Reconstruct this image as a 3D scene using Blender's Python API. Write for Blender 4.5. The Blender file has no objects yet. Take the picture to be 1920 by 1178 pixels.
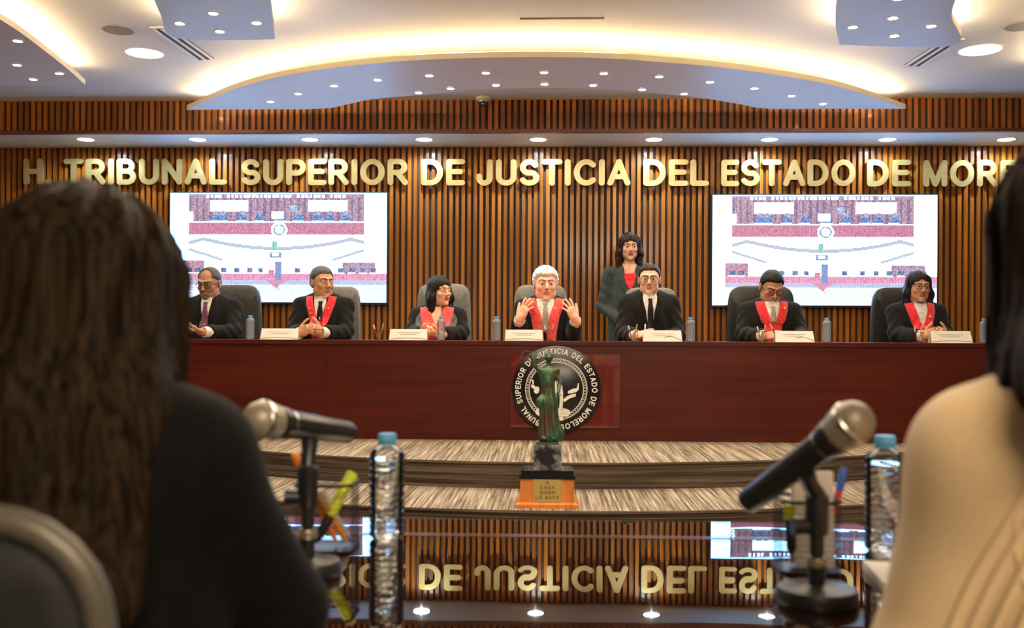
import bpy, math, random
import numpy as np
from math import pi, sin, cos, tan, radians as R
from mathutils import Vector, Matrix, Quaternion
random.seed(7); rng = np.random.default_rng(7)
sc = bpy.context.scene
COL = sc.collection

# ---------------------------------------------------------------- camera
CZ = 1.067; FL = 35.0; F_PX = 1920*FL/36.0; HOR = 636.6
YAW = math.atan(70/F_PX); ROLL = R(0.3)
cF = Vector((-sin(YAW), cos(YAW), 0)); r0 = Vector((cos(YAW), sin(YAW), 0)); u0 = Vector((0, 0, 1))
cR = r0*cos(ROLL) + u0*sin(ROLL); cU = u0*cos(ROLL) - r0*sin(ROLL)
cam_d = bpy.data.cameras.new('camera'); cam = bpy.data.objects.new('camera', cam_d); COL.objects.link(cam)
cam.matrix_world = Matrix(((cR.x, cU.x, -cF.x, 0), (cR.y, cU.y, -cF.y, 0), (cR.z, cU.z, -cF.z, CZ), (0, 0, 0, 1)))
cam_d.lens = FL; cam_d.sensor_width = 36; cam_d.sensor_fit = 'HORIZONTAL'
cam_d.shift_y = (HOR-589)/1920
cam_d.clip_start = 0.05; cam_d.clip_end = 60
cam_d.dof.use_dof = True; cam_d.dof.focus_distance = 7.6; cam_d.dof.aperture_fstop = 4.6
sc.camera = cam

def ray(px, py):
    return cF + cR*((px-960)/F_PX) + cU*((HOR-py)/F_PX)
def atY(px, py, Y):          # pixel -> point on a plane of constant Y
    d = ray(px, py); return Vector((0, 0, CZ)) + d*(Y/d.y)
def atZ(px, py, z):          # pixel -> point on a horizontal plane
    d = ray(px, py); return Vector((0, 0, CZ)) + d*((z-CZ)/d.z)

# ---------------------------------------------------------------- world, exposure
sc.view_settings.view_transform = 'Standard'; sc.view_settings.look = 'None'
sc.view_settings.gamma = 1.0; sc.view_settings.use_curve_mapping = False
sc.view_settings.exposure = 0.55
sc.cycles.use_denoising = True
sc.cycles.max_bounces = 8; sc.cycles.sample_clamp_indirect = 4.0
wd = bpy.data.worlds.new('world'); sc.world = wd; wd.use_nodes = True
wd.node_tree.nodes['Background'].inputs[0].default_value = (0.62, 0.56, 0.5, 1)
wd.node_tree.nodes['Background'].inputs[1].default_value = 0.10

def area_light(name, loc, rot, size, size_y, power, color):
    l = bpy.data.lights.new(name, 'AREA'); l.shape = 'RECTANGLE'; l.size = size; l.size_y = size_y
    l.energy = power; l.color = color
    o = bpy.data.objects.new(name, l); o.location = loc; o.rotation_euler = rot; COL.objects.link(o); return o
# the ceiling lighting of the hall over and behind the public seats
area_light('hall_ceiling_light', (0.0, 3.6, 3.0), (0, 0, 0), 5.0, 2.0, 135, (1.0, 0.80, 0.58))
area_light('rear_ceiling_light', (1.1, -1.5, 2.9), (R(38), 0, 0), 2.2, 1.2, 120, (1.0, 0.80, 0.58))

# ---------------------------------------------------------------- materials
def nt(m):
    m.use_nodes = True; t = m.node_tree; return t, t.nodes['Principled BSDF']
def setp(b, **k):
    names = dict(col='Base Color', rough='Roughness', metal='Metallic', spec='Specular IOR Level', coat='Coat Weight', coatr='Coat Roughness',
                 trans='Transmission Weight', ior='IOR', sheen='Sheen Weight', sss='Subsurface Weight', alpha='Alpha',
                 ecol='Emission Color', estr='Emission Strength')
    for a, v in k.items():
        if a in ('col', 'ecol') and len(v) == 3: v = (*v, 1)
        b.inputs[names[a]].default_value = v
MATS = {}
def mat(name, **k):
    if name in MATS: return MATS[name]
    m = bpy.data.materials.new(name); t, b = nt(m); setp(b, **k); MATS[name] = m; return m
def N(t, typ, **props):
    n = t.nodes.new(typ)
    for k, v in props.items(): setattr(n, k, v)
    return n
def noise_col(m, scale, c1, c2, lo=0.35, hi=0.65, detail=6, coords='Object', bump=0.0, bdist=0.002, rough=None):
    t, b = nt(m); L = t.links
    tc = N(t, 'ShaderNodeTexCoord'); mp = N(t, 'ShaderNodeMapping'); mp.inputs['Scale'].default_value = scale
    nz = N(t, 'ShaderNodeTexNoise'); nz.inputs['Scale'].default_value = 1.0; nz.inputs['Detail'].default_value = detail
    cr = N(t, 'ShaderNodeValToRGB'); cr.color_ramp.elements[0].position = lo; cr.color_ramp.elements[1].position = hi
    cr.color_ramp.elements[0].color = (*c1, 1); cr.color_ramp.elements[1].color = (*c2, 1)
    L.new(tc.outputs[coords], mp.inputs[0]); L.new(mp.outputs[0], nz.inputs['Vector']); L.new(nz.outputs[0], cr.inputs[0])
    L.new(cr.outputs[0], b.inputs['Base Color'])
    if bump:
        bp = N(t, 'ShaderNodeBump'); bp.inputs['Strength'].default_value = bump; bp.inputs['Distance'].default_value = bdist
        L.new(nz.outputs[0], bp.inputs['Height']); L.new(bp.outputs[0], b.inputs['Normal'])
    return cr
def nmat(name, scale, c1, c2, bump=0.0, bdist=0.002, lo=0.35, hi=0.65, detail=6, **k):
    if name in MATS: return MATS[name]
    m = mat(name, **k); noise_col(m, scale, c1, c2, lo, hi, detail, bump=bump, bdist=bdist); return m
def emat(name, col, s):
    if name in MATS: return MATS[name]
    return mat(name, col=(0.8, 0.8, 0.8), ecol=col, estr=s)

M_ceil = nmat('ceiling_paint', (3, 3, 3), (0.74, 0.71, 0.66), (0.78, 0.75, 0.70), rough=0.55)
M_cloud = nmat('panel_paint', (3, 3, 3), (0.80, 0.82, 0.84), (0.84, 0.85, 0.87), rough=0.45)
M_plaster = nmat('plaster', (4, 4, 4), (0.60, 0.55, 0.47), (0.66, 0.6, 0.52), rough=0.8)
M_slat = nmat('slat_wood', (22, 22, 1.2), (0.25, 0.070, 0.007), (0.50, 0.165, 0.017), lo=0.3, hi=0.7, rough=0.36, spec=.22, coat=0.26, coatr=0.12)
M_back = mat('slat_backing', col=(0.050, 0.016, 0.005), rough=0.6)
M_maho = nmat('mahogany', (1.2, 14, 22), (0.050, 0.005, 0.0017), (0.092, 0.011, 0.0034), lo=0.3, hi=0.72, rough=0.36, spec=0.3)
M_mahoe = nmat('mahogany_highlight', (1.2, 14, 22), (0.16, 0.05, 0.03), (0.22, 0.07, 0.04), rough=0.3)  # lighter mahogany, the highlight line along the bench top put into the colour
M_gold = nmat('brass_letters', (6, 6, 6), (0.62, 0.47, 0.20), (0.72, 0.57, 0.28), rough=0.34, metal=0.75)
M_black = mat('black_plastic', col=(0.012, 0.012, 0.013), rough=0.38)
M_dark = mat('dark_metal', col=(0.03, 0.03, 0.032), rough=0.35, metal=0.6)
M_chrome = mat('brushed_metal', col=(0.55, 0.53, 0.5), rough=0.3, metal=1.0)
M_white = nmat('white_card', (9, 9, 9), (0.74, 0.70, 0.62), (0.80, 0.76, 0.68), rough=0.6)
M_trim = mat('lamp_trim', col=(0.75, 0.73, 0.70), rough=0.4)

# ---------------------------------------------------------------- mesh helpers
def link(o, parent=None):
    COL.objects.link(o)
    if parent is not None: o.parent = parent
    return o
def props(o, label=None, cat=None, group=None, kind=None):
    if label: o['label'] = label
    if cat: o['category'] = cat
    if group: o['group'] = group
    if kind: o['kind'] = kind
    return o
def empty(name, loc=(0, 0, 0), rz=0, label=None, cat=None, group=None):
    o = bpy.data.objects.new(name, None); o.location = loc; o.rotation_euler = (0, 0, rz); o.empty_display_size = 0.1
    COL.objects.link(o); return props(o, label, cat, group)
def mesh_np(name, V, Fq, m, parent=None, smooth=True, mi=None):
    """quads or tris from numpy arrays"""
    me = bpy.data.meshes.new(name); V = np.asarray(V, np.float32); Fq = np.asarray(Fq, np.int32)
    n, k = Fq.shape
    me.vertices.add(len(V)); me.vertices.foreach_set('co', V.ravel())
    me.loops.add(n*k); me.loops.foreach_set('vertex_index', Fq.ravel())
    me.polygons.add(n); me.polygons.foreach_set('loop_start', np.arange(0, n*k, k, dtype=np.int32))
    me.polygons.foreach_set('loop_total', np.full(n, k, np.int32))
    me.polygons.foreach_set('use_smooth', np.full(n, smooth, bool))
    for x in (m if isinstance(m, (list, tuple)) else [m]): me.materials.append(x)
    if mi is not None: me.polygons.foreach_set('material_index', np.asarray(mi, np.int32))
    me.update(calc_edges=True); me.validate()
    o = bpy.data.objects.new(name, me); return link(o, parent)

class G:
    """collects shapes, then builds them as ONE mesh object"""
    def __init__(s): s.v = []; s.f = []; s.mi = []; s.cur = 0; s.M = None
    def add(s, vs, fs):
        n = len(s.v)
        for p in vs:
            p = Vector(p)
            if s.M is not None: p = s.M @ p
            s.v.append(tuple(p))
        for f in fs: s.f.append(tuple(n+i for i in f)); s.mi.append(s.cur)
        return s
    def box(s, c, d, rot=None):
        x, y, z = d[0]/2, d[1]/2, d[2]/2; P = []
        for sx in (-1, 1):
            for sy in (-1, 1):
                for sz in (-1, 1):
                    p = Vector((sx*x, sy*y, sz*z))
                    if rot is not None: p = rot @ p
                    P.append(p + Vector(c))
        return s.add(P, [(0, 1, 3, 2), (4, 6, 7, 5), (0, 4, 5, 1), (2, 3, 7, 6), (0, 2, 6, 4), (1, 5, 7, 3)])
    def bbox(s, lo, hi): return s.box([(a+b)/2 for a, b in zip(lo, hi)], [b-a for a, b in zip(lo, hi)])
    def rings(s, rr, closed=False, cap=True):
        n = len(rr[0]); fs = []; vs = [p for r in rr for p in r]; m = len(rr)
        for i in range(m if closed else m-1):
            for j in range(n):
                a = i*n+j; b = i*n+(j+1) % n; c = ((i+1) % m)*n+(j+1) % n; d = ((i+1) % m)*n+j
                fs.append((a, b, c, d))
        if cap and not closed: fs.append(tuple(range(n))[::-1]); fs.append(tuple((m-1)*n+j for j in range(n)))
        return s.add(vs, fs)
    def cone(s, a, b, ra, rb=None, n=16, cap=True):
        if rb is None: rb = ra
        a = Vector(a); b = Vector(b); d = (b-a).normalized()
        u = d.orthogonal().normalized(); w = d.cross(u)
        f = lambda c, r: [c+(u*cos(2*pi*i/n)+w*sin(2*pi*i/n))*r for i in range(n)]
        return s.rings([f(a, ra), f(b, rb)], cap=cap)
    def lathe(s, prof, n=24, axis=None, o=(0, 0, 0), cap=True):
        """prof: list of (r, h)"""
        o = Vector(o); q = Quaternion() if axis is None else Vector((0, 0, 1)).rotation_difference(Vector(axis))
        return s.rings([[o + q @ Vector((r*cos(2*pi*i/n), r*sin(2*pi*i/n), h)) for i in range(n)] for r, h in prof], cap=cap)
    def sphere(s, c, r, n=16, m=10):
        r = (r, r, r) if not isinstance(r, (tuple, list)) else r
        pr = [(max(1e-4, sin(pi*i/m)), -cos(pi*i/m)) for i in range(m+1)]
        return s.rings([[Vector((c[0]+a*r[0]*cos(2*pi*j/n), c[1]+a*r[1]*sin(2*pi*j/n), c[2]+h*r[2])) for j in range(n)] for a, h in pr])
    def tube(s, pts, r, n=8, closed=False):
        pts = [Vector(p) for p in pts]; m = len(pts); rr = []; up = None
        for i, p in enumerate(pts):
            a = pts[(i-1) % m] if (closed or i > 0) else p; b = pts[(i+1) % m] if (closed or i < m-1) else p
            d = (b-a).normalized()
            if up is None: up = d.orthogonal().normalized()
            up = (up - d*up.dot(d)).normalized(); w = d.cross(up)
            ri = r[i] if isinstance(r, (list, tuple)) else r
            rr.append([p+(up*cos(2*pi*k/n)+w*sin(2*pi*k/n))*ri for k in range(n)])
        return s.rings(rr, closed=closed)
    def prism(s, poly, off):
        """planar polygon (3d pts) extruded by vector off"""
        n = len(poly); off = Vector(off); P = [Vector(p) for p in poly]
        return s.add(P+[p+off for p in P], [tuple(range(n))[::-1], tuple(range(n, 2*n))]+[(i, (i+1) % n, n+(i+1) % n, n+i) for i in range(n)])
    def build(s, name, m, parent=None, smooth=True, fix=True, angle=40):
        me = bpy.data.meshes.new(name); me.from_pydata(s.v, [], s.f)
        for x in (m if isinstance(m, (list, tuple)) else [m]): me.materials.append(x)
        for p, i in zip(me.polygons, s.mi): p.material_index = i; p.use_smooth = smooth
        if fix:
            import bmesh
            bm = bmesh.new(); bm.from_mesh(me); bmesh.ops.recalc_face_normals(bm, faces=bm.faces)
            if smooth:
                for e in bm.edges:
                    e.smooth = not (len(e.link_faces) == 2 and e.calc_face_angle(0) > R(angle))
            bm.to_mesh(me); bm.free()
        me.update()
        return link(bpy.data.objects.new(name, me), parent)
def rbox(g, c, d, r, seg=4, axis='y'):
    """box with rounded outline seen along an axis"""
    ax = {'x': (1, 2, 0), 'y': (0, 2, 1), 'z': (0, 1, 2)}[axis]
    a, b, e = d[ax[0]]/2, d[ax[1]]/2, d[ax[2]]/2; pts = []
    for cx, cy, t0 in ((a-r, b-r, 0), (-a+r, b-r, 90), (-a+r, -b+r, 180), (a-r, -b+r, 270)):
        for k in range(seg+1):
            t = R(t0+90*k/seg); pts.append((cx+r*cos(t), cy+r*sin(t)))
    be = min(r*0.5, e*0.5); rr = []
    for off, ins in ((-e, be), (-e+be, 0), (e-be, 0), (e, be)):
        ring = []
        for x, y in pts:
            q = [0, 0, 0]; sx = (a-ins)/a; sy = (b-ins)/b
            q[ax[0]] = c[ax[0]]+x*sx; q[ax[1]] = c[ax[1]]+y*sy; q[ax[2]] = c[ax[2]]+off; ring.append(Vector(q))
        rr.append(ring)
    return g.rings(rr)

# ---------------------------------------------------------------- rounded stroke lettering
def arc(cx, cy, rx, ry, a0, a1, n=12): return [(cx+rx*cos(R(a0+(a1-a0)*i/n)), cy+ry*sin(R(a0+(a1-a0)*i/n))) for i in range(n+1)]
_b, _t, _m = .1, .9, .5
def _bowl(x0, x1, y0, y1): r = (y1-y0)/2; return [(x0, y1), (x1-r, y1)]+arc(x1-r, (y0+y1)/2, r, r, 90, -90)[1:]+[(x0, y0)]
GLY = {
 'H': (.72, [[(.1, _b), (.1, _t)], [(.62, _b), (.62, _t)], [(.1, _m), (.62, _m)]]),
 'T': (.66, [[(.33, _b), (.33, _t)], [(.08, _t), (.58, _t)]]),
 'R': (.70, [[(.1, _b), (.1, _t)], _bowl(.1, .58, .48, _t), [(.34, .48), (.61, _b)]]),
 'I': (.2, [[(.1, _b), (.1, _t)]]),
 'B': (.68, [[(.1, _b), (.1, _t)], _bowl(.1, .53, .52, _t), _bowl(.1, .58, _b, .52)]),
 'U': (.70, [[(.1, _t), (.1, .35)]+arc(.35, .35, .25, .25, 180, 360)[1:]+[(.6, _t)]]),
 'N': (.72, [[(.1, _b), (.1, _t), (.62, _b), (.62, _t)]]),
 'A': (.74, [[(.08, _b), (.37, _t), (.66, _b)], [(.19, .34), (.55, .34)]]),
 'L': (.58, [[(.1, _t), (.1, _b), (.52, _b)]]),
 'S': (.66, [arc(.33, .69, .22, .21, 25, 270, 14)+arc(.33, .30, .24, .20, 90, -155, 14)[1:]]),
 'P': (.66, [[(.1, _b), (.1, _t)], _bowl(.1, .58, .46, _t)]),
 'E': (.60, [[(.54, _t), (.1, _t), (.1, _b), (.54, _b)], [(.1, .52), (.48, .52)]]),
 'O': (.84, [arc(.42, .5, .32, .4, 0, 360, 28)]),
 'Q': (.84, [arc(.42, .5, .32, .4, 0, 360, 28), [(.5, .28), (.72, .08)]]),
 'Y': (.66, [[(.08, _t), (.33, .5), (.58, _t)], [(.33, .5), (.33, _b)]]),
 'D': (.74, [[(.1, _b), (.1, _t), (.3, _t)]+arc(.3, .5, .34, .4, 90, -90)[1:]+[(.1, _b)]]),
 'J': (.56, [[(.46, _t), (.46, .32)]+arc(.28, .32, .18, .22, 0, -180)[1:]+[(.1, .36)]]),
 'C': (.74, [arc(.42, .5, .32, .4, 45, 315, 20)]),
 'M': (.82, [[(.1, _b), (.1, _t), (.41, _b), (.72, _t), (.72, _b)]]),
 '.': (.2, [[(.1, _b), (.1, _b+.01)]]),
}
def stroke_poly(pts, hw, ncap=6):
    """outline of a thick polyline with round caps"""
    P = [Vector((x, y)) for x, y in pts]
    closed = (P[0]-P[-1]).length < 1e-6 and len(P) > 3
    if closed: P = P[:-1]
    n = len(P); Lf = []; Rt = []
    for i in range(n):
        a = P[i-1] if (closed or i > 0) else P[i]; b = P[(i+1) % n] if (closed or i < n-1) else P[i]
        d1 = (P[i]-a).normalized() if (P[i]-a).length > 0 else (b-P[i]).normalized()
        d2 = (b-P[i]).normalized() if (b-P[i]).length > 0 else d1
        d = (d1+d2); d = d.normalized() if d.length > 1e-6 else d1
        c = max(0.32, d.dot(d1)); nn = Vector((-d.y, d.x))*hw/c
        Lf.append(P[i]+nn); Rt.append(P[i]-nn)
    return P, Lf, Rt, closed
def glyph(g, ch, T, hw=.1, depth=0.1):
    """add a letter; T maps (x,y,d) -> point, d in 0..1 through the depth"""
    parts = []
    for st in GLY[ch][1]:      # split at sharp corners so that every corner comes out round
        cur = [st[0]]
        for i in range(1, len(st)):
            cur.append(st[i])
            if i < len(st)-1:
                a = Vector(st[i])-Vector(st[i-1]); b = Vector(st[i+1])-Vector(st[i])
                if a.length > 1e-6 and b.length > 1e-6 and a.normalized().dot(b.normalized()) < .75: parts.append(cur); cur = [st[i]]
        parts.append(cur)
    for si, st in enumerate(parts):
        T0 = T; T_ = lambda x, y, d, e=si: T0(x, y, d-.03*e*(1-d))
        P, Lf, Rt, closed = stroke_poly(st, hw); n = len(P)
        vs = []; fs = []
        for i in range(n):
            vs += [T_(*Lf[i], 0), T_(*Rt[i], 0), T_(*Rt[i], 1), T_(*Lf[i], 1)]
        for i in range(n if closed else n-1):
            a = i*4; b = ((i+1) % n)*4
            for k in range(4): fs.append((a+k, a+(k+1) % 4, b+(k+1) % 4, b+k))
        g.add(vs, fs)
        if not closed:
            for ci, p in enumerate((P[0], P[-1])):
                T_ = lambda x, y, d, e=si+.35*(ci+1): T0(x, y, d-.03*e*(1-d))
                ring = [(p.x+hw*cos(2*pi*k/14), p.y+hw*sin(2*pi*k/14)) for k in range(14)]
                g.rings([[T_(x, y, 0) for x, y in ring], [T_(x, y, 1) for x, y in ring]])
def text_width(s, gap=.10): return sum((GLY[c][0] if c != ' ' else .35)+gap for c in s)-gap
# ================================================================ ROOM
YW = 8.89      # face of the slatted back wall
YF = 8.30      # face of the bulkhead above the desk
ZS = 2.79      # underside of the bulkhead
ZC = 3.07      # ceiling
ZCL = 2.93     # underside of the hanging ceiling panels
DZ = 0.38      # floor behind the bench
def struct(o): return props(o, kind='structure')
XW = 6.3
struct(G().bbox((-XW, -3, -0.1), (XW, YW+.3, 0)).build('floor', nmat('dark_carpet', (80, 3, 3), (0.05, 0.04, 0.035), (0.16, 0.14, 0.12), rough=.95)))
struct(G().bbox((-XW, -3, ZC), (XW, YW+.3, ZC+.1)).build('ceiling', M_ceil))
struct(G().bbox((-XW-.1, -3, 0), (-XW, YW+.3, ZC)).build('wall_left', M_plaster))
struct(G().bbox((XW, -3, 0), (XW+.1, YW+.3, ZC)).build('wall_right', M_plaster))
struct(G().bbox((-XW, -3.1, 0), (XW, -3, ZC)).build('wall_front', M_plaster))
# slatted back wall: one mesh, backing + slats
def slats(g, x0, x1, y, z0, z1, pitch=0.0540, w=0.031, d=0.03):
    x = x0; i = 0
    while x < x1:
        ww = w*(0.96+0.08*random.random())
        g.bbox((x, y, z0), (x+ww, y+d, z1)); x += pitch
def wood_variation(m):
    t, b = nt(m); L = t.links
    # each slat its own tone: value from the board's own position
    tc = N(t, 'ShaderNodeTexCoord'); sp = N(t, 'ShaderNodeSeparateXYZ'); L.new(tc.outputs['Object'], sp.inputs[0])
    ml = N(t, 'ShaderNodeMath', operation='MULTIPLY_ADD'); ml.inputs[1].default_value = 1/0.054; ml.inputs[2].default_value = 0.2+6.3/0.054
    fl = N(t, 'ShaderNodeMath', operation='FLOOR'); L.new(sp.outputs[0], ml.inputs[0]); L.new(ml.outputs[0], fl.inputs[0])
    wn = N(t, 'ShaderNodeTexWhiteNoise', noise_dimensions='1D'); L.new(fl.outputs[0], wn.inputs['W'])
    old = b.inputs['Base Color'].links[0].from_socket
    mp = N(t, 'ShaderNodeMapRange'); mp.inputs['To Min'].default_value = 0.62; mp.inputs['To Max'].default_value = 1.25; L.new(wn.outputs[0], mp.inputs[0])
    mx = N(t, 'ShaderNodeMixRGB', blend_type='MULTIPLY'); mx.inputs[0].default_value = 1.0
    L.new(old, mx.inputs[1]); L.new(mp.outputs[0], mx.inputs[2]); L.new(mx.outputs[0], b.inputs['Base Color'])
wood_variation(M_slat)
g = G(); g.bbox((-XW, YW+.03, 0), (XW, YW+.3, ZS)); g.cur = 1; slats(g, -XW, XW, YW, DZ, ZS); struct(g.build('wall_back', [M_back, M_slat], smooth=False))
g = G(); g.bbox((-XW, YF+.02, ZS+.03), (XW, YW+.3, ZC)); g.cur = 1; slats(g, -XW, XW, YF, ZS+.03, ZC); struct(g.build('wall_back_bulkhead', [M_back, M_slat], smooth=False))
struct(G().bbox((-XW, YF-.015, ZS), (XW, YF+.03, ZS+.03)).build('trim_1', nmat('edge_wood', (2, 20, 20), (0.14, 0.035, 0.012), (0.24, 0.07, 0.025), rough=.3)))
struct(G().bbox((-XW, YF+.03, ZS), (XW, YW+.03, ZS+.03)).build('ceiling_soffit', M_cloud))

# carpeted dais: two curved steps, striped carpet
def carpet(name, scale, c1, c2, c3):
    m = mat(name, rough=.95, spec=.1); t, b = nt(m); L = t.links
    tc = N(t, 'ShaderNodeTexCoord'); mp = N(t, 'ShaderNodeMapping'); mp.inputs['Scale'].default_value = scale
    nz = N(t, 'ShaderNodeTexNoise'); nz.inputs['Scale'].default_value = 1; nz.inputs['Detail'].default_value = 3; nz.inputs['Roughness'].default_value = .8
    cr = N(t, 'ShaderNodeValToRGB'); e = cr.color_ramp.elements
    e[0].position = .36; e[0].color = (*c1, 1); e[1].position = .66; e[1].color = (*c3, 1); q = e.new(.5); q.color = (*c2, 1)
    L.new(tc.outputs['Object'], mp.inputs[0]); L.new(mp.outputs[0], nz.inputs[0]); L.new(nz.outputs[0], cr.inputs[0]); L.new(cr.outputs[0], b.inputs['Base Color'])
    return m
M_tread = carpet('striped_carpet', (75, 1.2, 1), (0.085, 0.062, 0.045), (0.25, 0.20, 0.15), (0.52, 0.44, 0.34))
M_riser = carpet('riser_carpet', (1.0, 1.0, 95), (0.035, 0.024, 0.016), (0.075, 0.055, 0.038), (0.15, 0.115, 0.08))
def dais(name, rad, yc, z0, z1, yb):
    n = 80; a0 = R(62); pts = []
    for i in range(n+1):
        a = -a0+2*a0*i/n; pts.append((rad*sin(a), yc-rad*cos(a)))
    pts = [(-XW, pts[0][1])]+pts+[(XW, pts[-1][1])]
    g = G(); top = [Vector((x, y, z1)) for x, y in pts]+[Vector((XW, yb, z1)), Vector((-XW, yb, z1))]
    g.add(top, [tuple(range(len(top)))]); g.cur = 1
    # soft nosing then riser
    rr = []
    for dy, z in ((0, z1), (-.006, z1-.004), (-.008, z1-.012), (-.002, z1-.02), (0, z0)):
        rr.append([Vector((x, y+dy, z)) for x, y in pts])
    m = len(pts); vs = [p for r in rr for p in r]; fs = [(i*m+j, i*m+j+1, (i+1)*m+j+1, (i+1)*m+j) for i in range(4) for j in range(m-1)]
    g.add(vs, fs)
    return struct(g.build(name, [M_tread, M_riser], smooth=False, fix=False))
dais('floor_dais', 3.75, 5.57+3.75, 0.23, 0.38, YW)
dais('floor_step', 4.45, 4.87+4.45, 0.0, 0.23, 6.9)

# ---------------------------------------------------------------- hanging ceiling panels with cove light
M_cove = emat('cove_strip', (1.0, 0.74, 0.42), 46.0)
M_led = emat('downlight_lens', (1.0, 0.86, 0.70), 36.0)
M_ledc = emat('cool_lens', (0.80, 1.0, 1.0), 45.0)
def smooth_poly(pts, n=6):
    """Catmull-Rom through 2d points"""
    P = [Vector(p) for p in pts]; out = []
    for i in range(len(P)-1):
        a = P[max(i-1, 0)]; b = P[i]; c = P[i+1]; d = P[min(i+2, len(P)-1)]
        for k in range(n):
            t = k/n; out.append(0.5*((2*b)+(c-a)*t+(2*a-5*b+4*c-d)*t*t+(3*b-a-3*c+d)*t**3))
    return out+[P[-1]]
def hanging_panel(label, outer, rest, sy=1, lip=.038, both=False):
    """outer: the edge lit by the cove (pixels on the underside plane), rest: the remaining edge"""
    A = [atZ(x, y, ZCL).to_2d() for x, y in outer]; A = smooth_poly(A)
    B = [atZ(x, y, ZCL).to_2d() for x, y in rest]; B = smooth_poly([A[-1]]+B+[A[0]], 5)[1:-1] if len(rest) > 3 else B
    poly = A+B
    root = empty('ceiling_panel', (*(sum(A, Vector((0, 0)))/len(A)), ZCL), 0, label, 'ceiling panel', 'hanging ceiling panels')
    o = Vector(root.location)
    P = [Vector((p.x, p.y, ZCL))-o for p in poly]
    g = G(); g.cur = 0; n = len(P); off = Vector((0, 0, lip))
    g.add(P, [tuple(range(n))]); g.add([p+off for p in P], [tuple(range(n))[::-1]])
    g.cur = 1; g.add(P+[p+off for p in P], [(i, (i+1) % n, n+(i+1) % n, n+i) for i in range(n)])
    g.build('panel_board', [M_cloud, M_lip], root, smooth=False)
    # hanger core between the board and the ceiling, set back from the edge
    cen = sum(poly, Vector((0, 0)))/n
    core = [Vector((p.x+(cen.x-p.x)*.8, p.y+(cen.y-p.y)*.8, ZCL+lip))-o for p in poly]
    g = G(); g.prism(core, (0, 0, ZC-ZCL-lip)); g.build('hanger_core', M_cloud, root, smooth=False)
    # LED strip set in from the lit edge
    g = G(); st = []
    for A_ in ([A, B] if both else [A]):
      st = []
      for i, p in enumerate(A_):
        a = A_[max(0, i-1)]; b = A_[min(len(A_)-1, i+1)]; d = (b-a).normalized(); nn = Vector((-d.y, d.x))
        if nn.dot(cen-p) < 0: nn = -nn
        st.append(Vector((p.x+nn.x*.07, p.y+nn.y*.07, ZCL+lip+.012))-o)
      g.tube(st[1:-1], .009, 6)
    g.build('cove_strip', M_cove, root)
    return root
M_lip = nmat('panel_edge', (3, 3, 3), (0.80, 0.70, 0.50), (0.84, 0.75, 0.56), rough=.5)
hanging_panel('broad arched white ceiling panel with a warm glowing edge above the bench',
    [(350, 206), (392, 187), (437, 168), (510, 147), (620, 128), (750, 115), (880, 109), (1025, 107), (1150, 110), (1220, 115), (1329, 124), (1439, 138), (1548, 157), (1621, 177), (1698, 204)],
    [(1560, 204), (1440, 204), (1385, 195), (1330, 186), (1260, 178), (1150, 168), (1025, 165), (900, 168), (790, 178), (700, 186), (650, 196), (600, 204), (480, 205)])
hanging_panel('curved ceiling panel with five small lamps in the corner beside the round ceiling light',
    [(-330, -125), (-150, -50), (-50, 4), (0, 36), (45, 66), (90, 100), (130, 132), (160, 159)], [(40, 160), (-300, 162)])
hanging_panel('ceiling panel with four lamps over the slotted vent, above the word SUPERIOR',
    [(516, 74), (511, 30), (505, -10), (495, -60), (470, -130)], [(160, -130), (240, -60), (283, -10), (302, 28), (333, 72)], both=True)
hanging_panel('ceiling panel with four lamps and wavy sides above the word ESTADO',
    [(1575, 84), (1567, 50), (1569, 5), (1585, -50), (1620, -130)], [(1850, -130), (1815, -60), (1796, -10), (1784, 30), (1788, 86)], both=True)
hanging_panel('curved ceiling panel mostly beyond the picture edge near the slotted vent over MORELOS',
    [(2420, -125), (2230, -50), (2100, 10), (2020, 60), (1962, 115), (1938, 150)], [(2030, 160), (2400, 162)])

# ---------------------------------------------------------------- lamps
def spot(parent, loc, power, color, ang=110, blend=.7, r=.006):
    l = bpy.data.lights.new('lamp_light', 'SPOT'); l.energy = power; l.color = color; l.spot_size = R(ang); l.spot_blend = blend
    l.shadow_soft_size = r; o = bpy.data.objects.new('lamp_light', l); o.location = loc; COL.objects.link(o); o.parent = parent; return o
def downlight(px, py, z, rad, label, group, lens, power, color, ang=110, name='downlight', rim=.012):
    p = atZ(px, py, z) if not isinstance(px, Vector) else px
    root = empty(name, (p.x, p.y, z), 0, label, 'ceiling light', group)
    G().lathe([(rad, -.001), (rad+rim*.2, -.006), (rad+rim, -.004), (rad+rim, -.0005)], 24, cap=False).build('trim_ring', M_trim, root)
    G().lathe([(rad, -.0015), (rad*.6, -.0045), (.0005, -.005)], 24).build('lens', lens, root)
    if power: spot(root, (0, 0, -.010), power, color, ang, .35 if ang > 160 else .7)
    return root
WARM = (1.0, 0.80, 0.56); COOL = (0.80, 0.97, 1.0)
words = ['H', 'TRIBUNAL', 'SUPERIOR', 'the first DE', 'JUSTICIA', 'DEL', 'ESTADO', 'the second DE', 'MORELOS']
soff = [(161, 'above the gap between H and TRIBUNAL'), (371, 'above the letter N of TRIBUNAL'), (581, 'above the middle of the word SUPERIOR'),
        (795, 'above the first word DE'), (1009, 'above the word JUSTICIA'), (1226, 'above the word DEL'), (1443, 'above the letter T of ESTADO'),
        (1664, 'above the second word DE'), (1887, 'above the last letters of MORELOS')]
for x, w in soff:
    downlight(x, 261, ZS, .068, 'cool white soffit downlight '+w, 'soffit downlights', M_ledc, 13, COOL, 165, rim=.016)
front = [626, 708, 805, 911, 1020, 1132, 1236, 1331, 1415, 1484]; fy = [160, 149, 141, 136, 135, 137, 143, 153, 165, 179]
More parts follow.
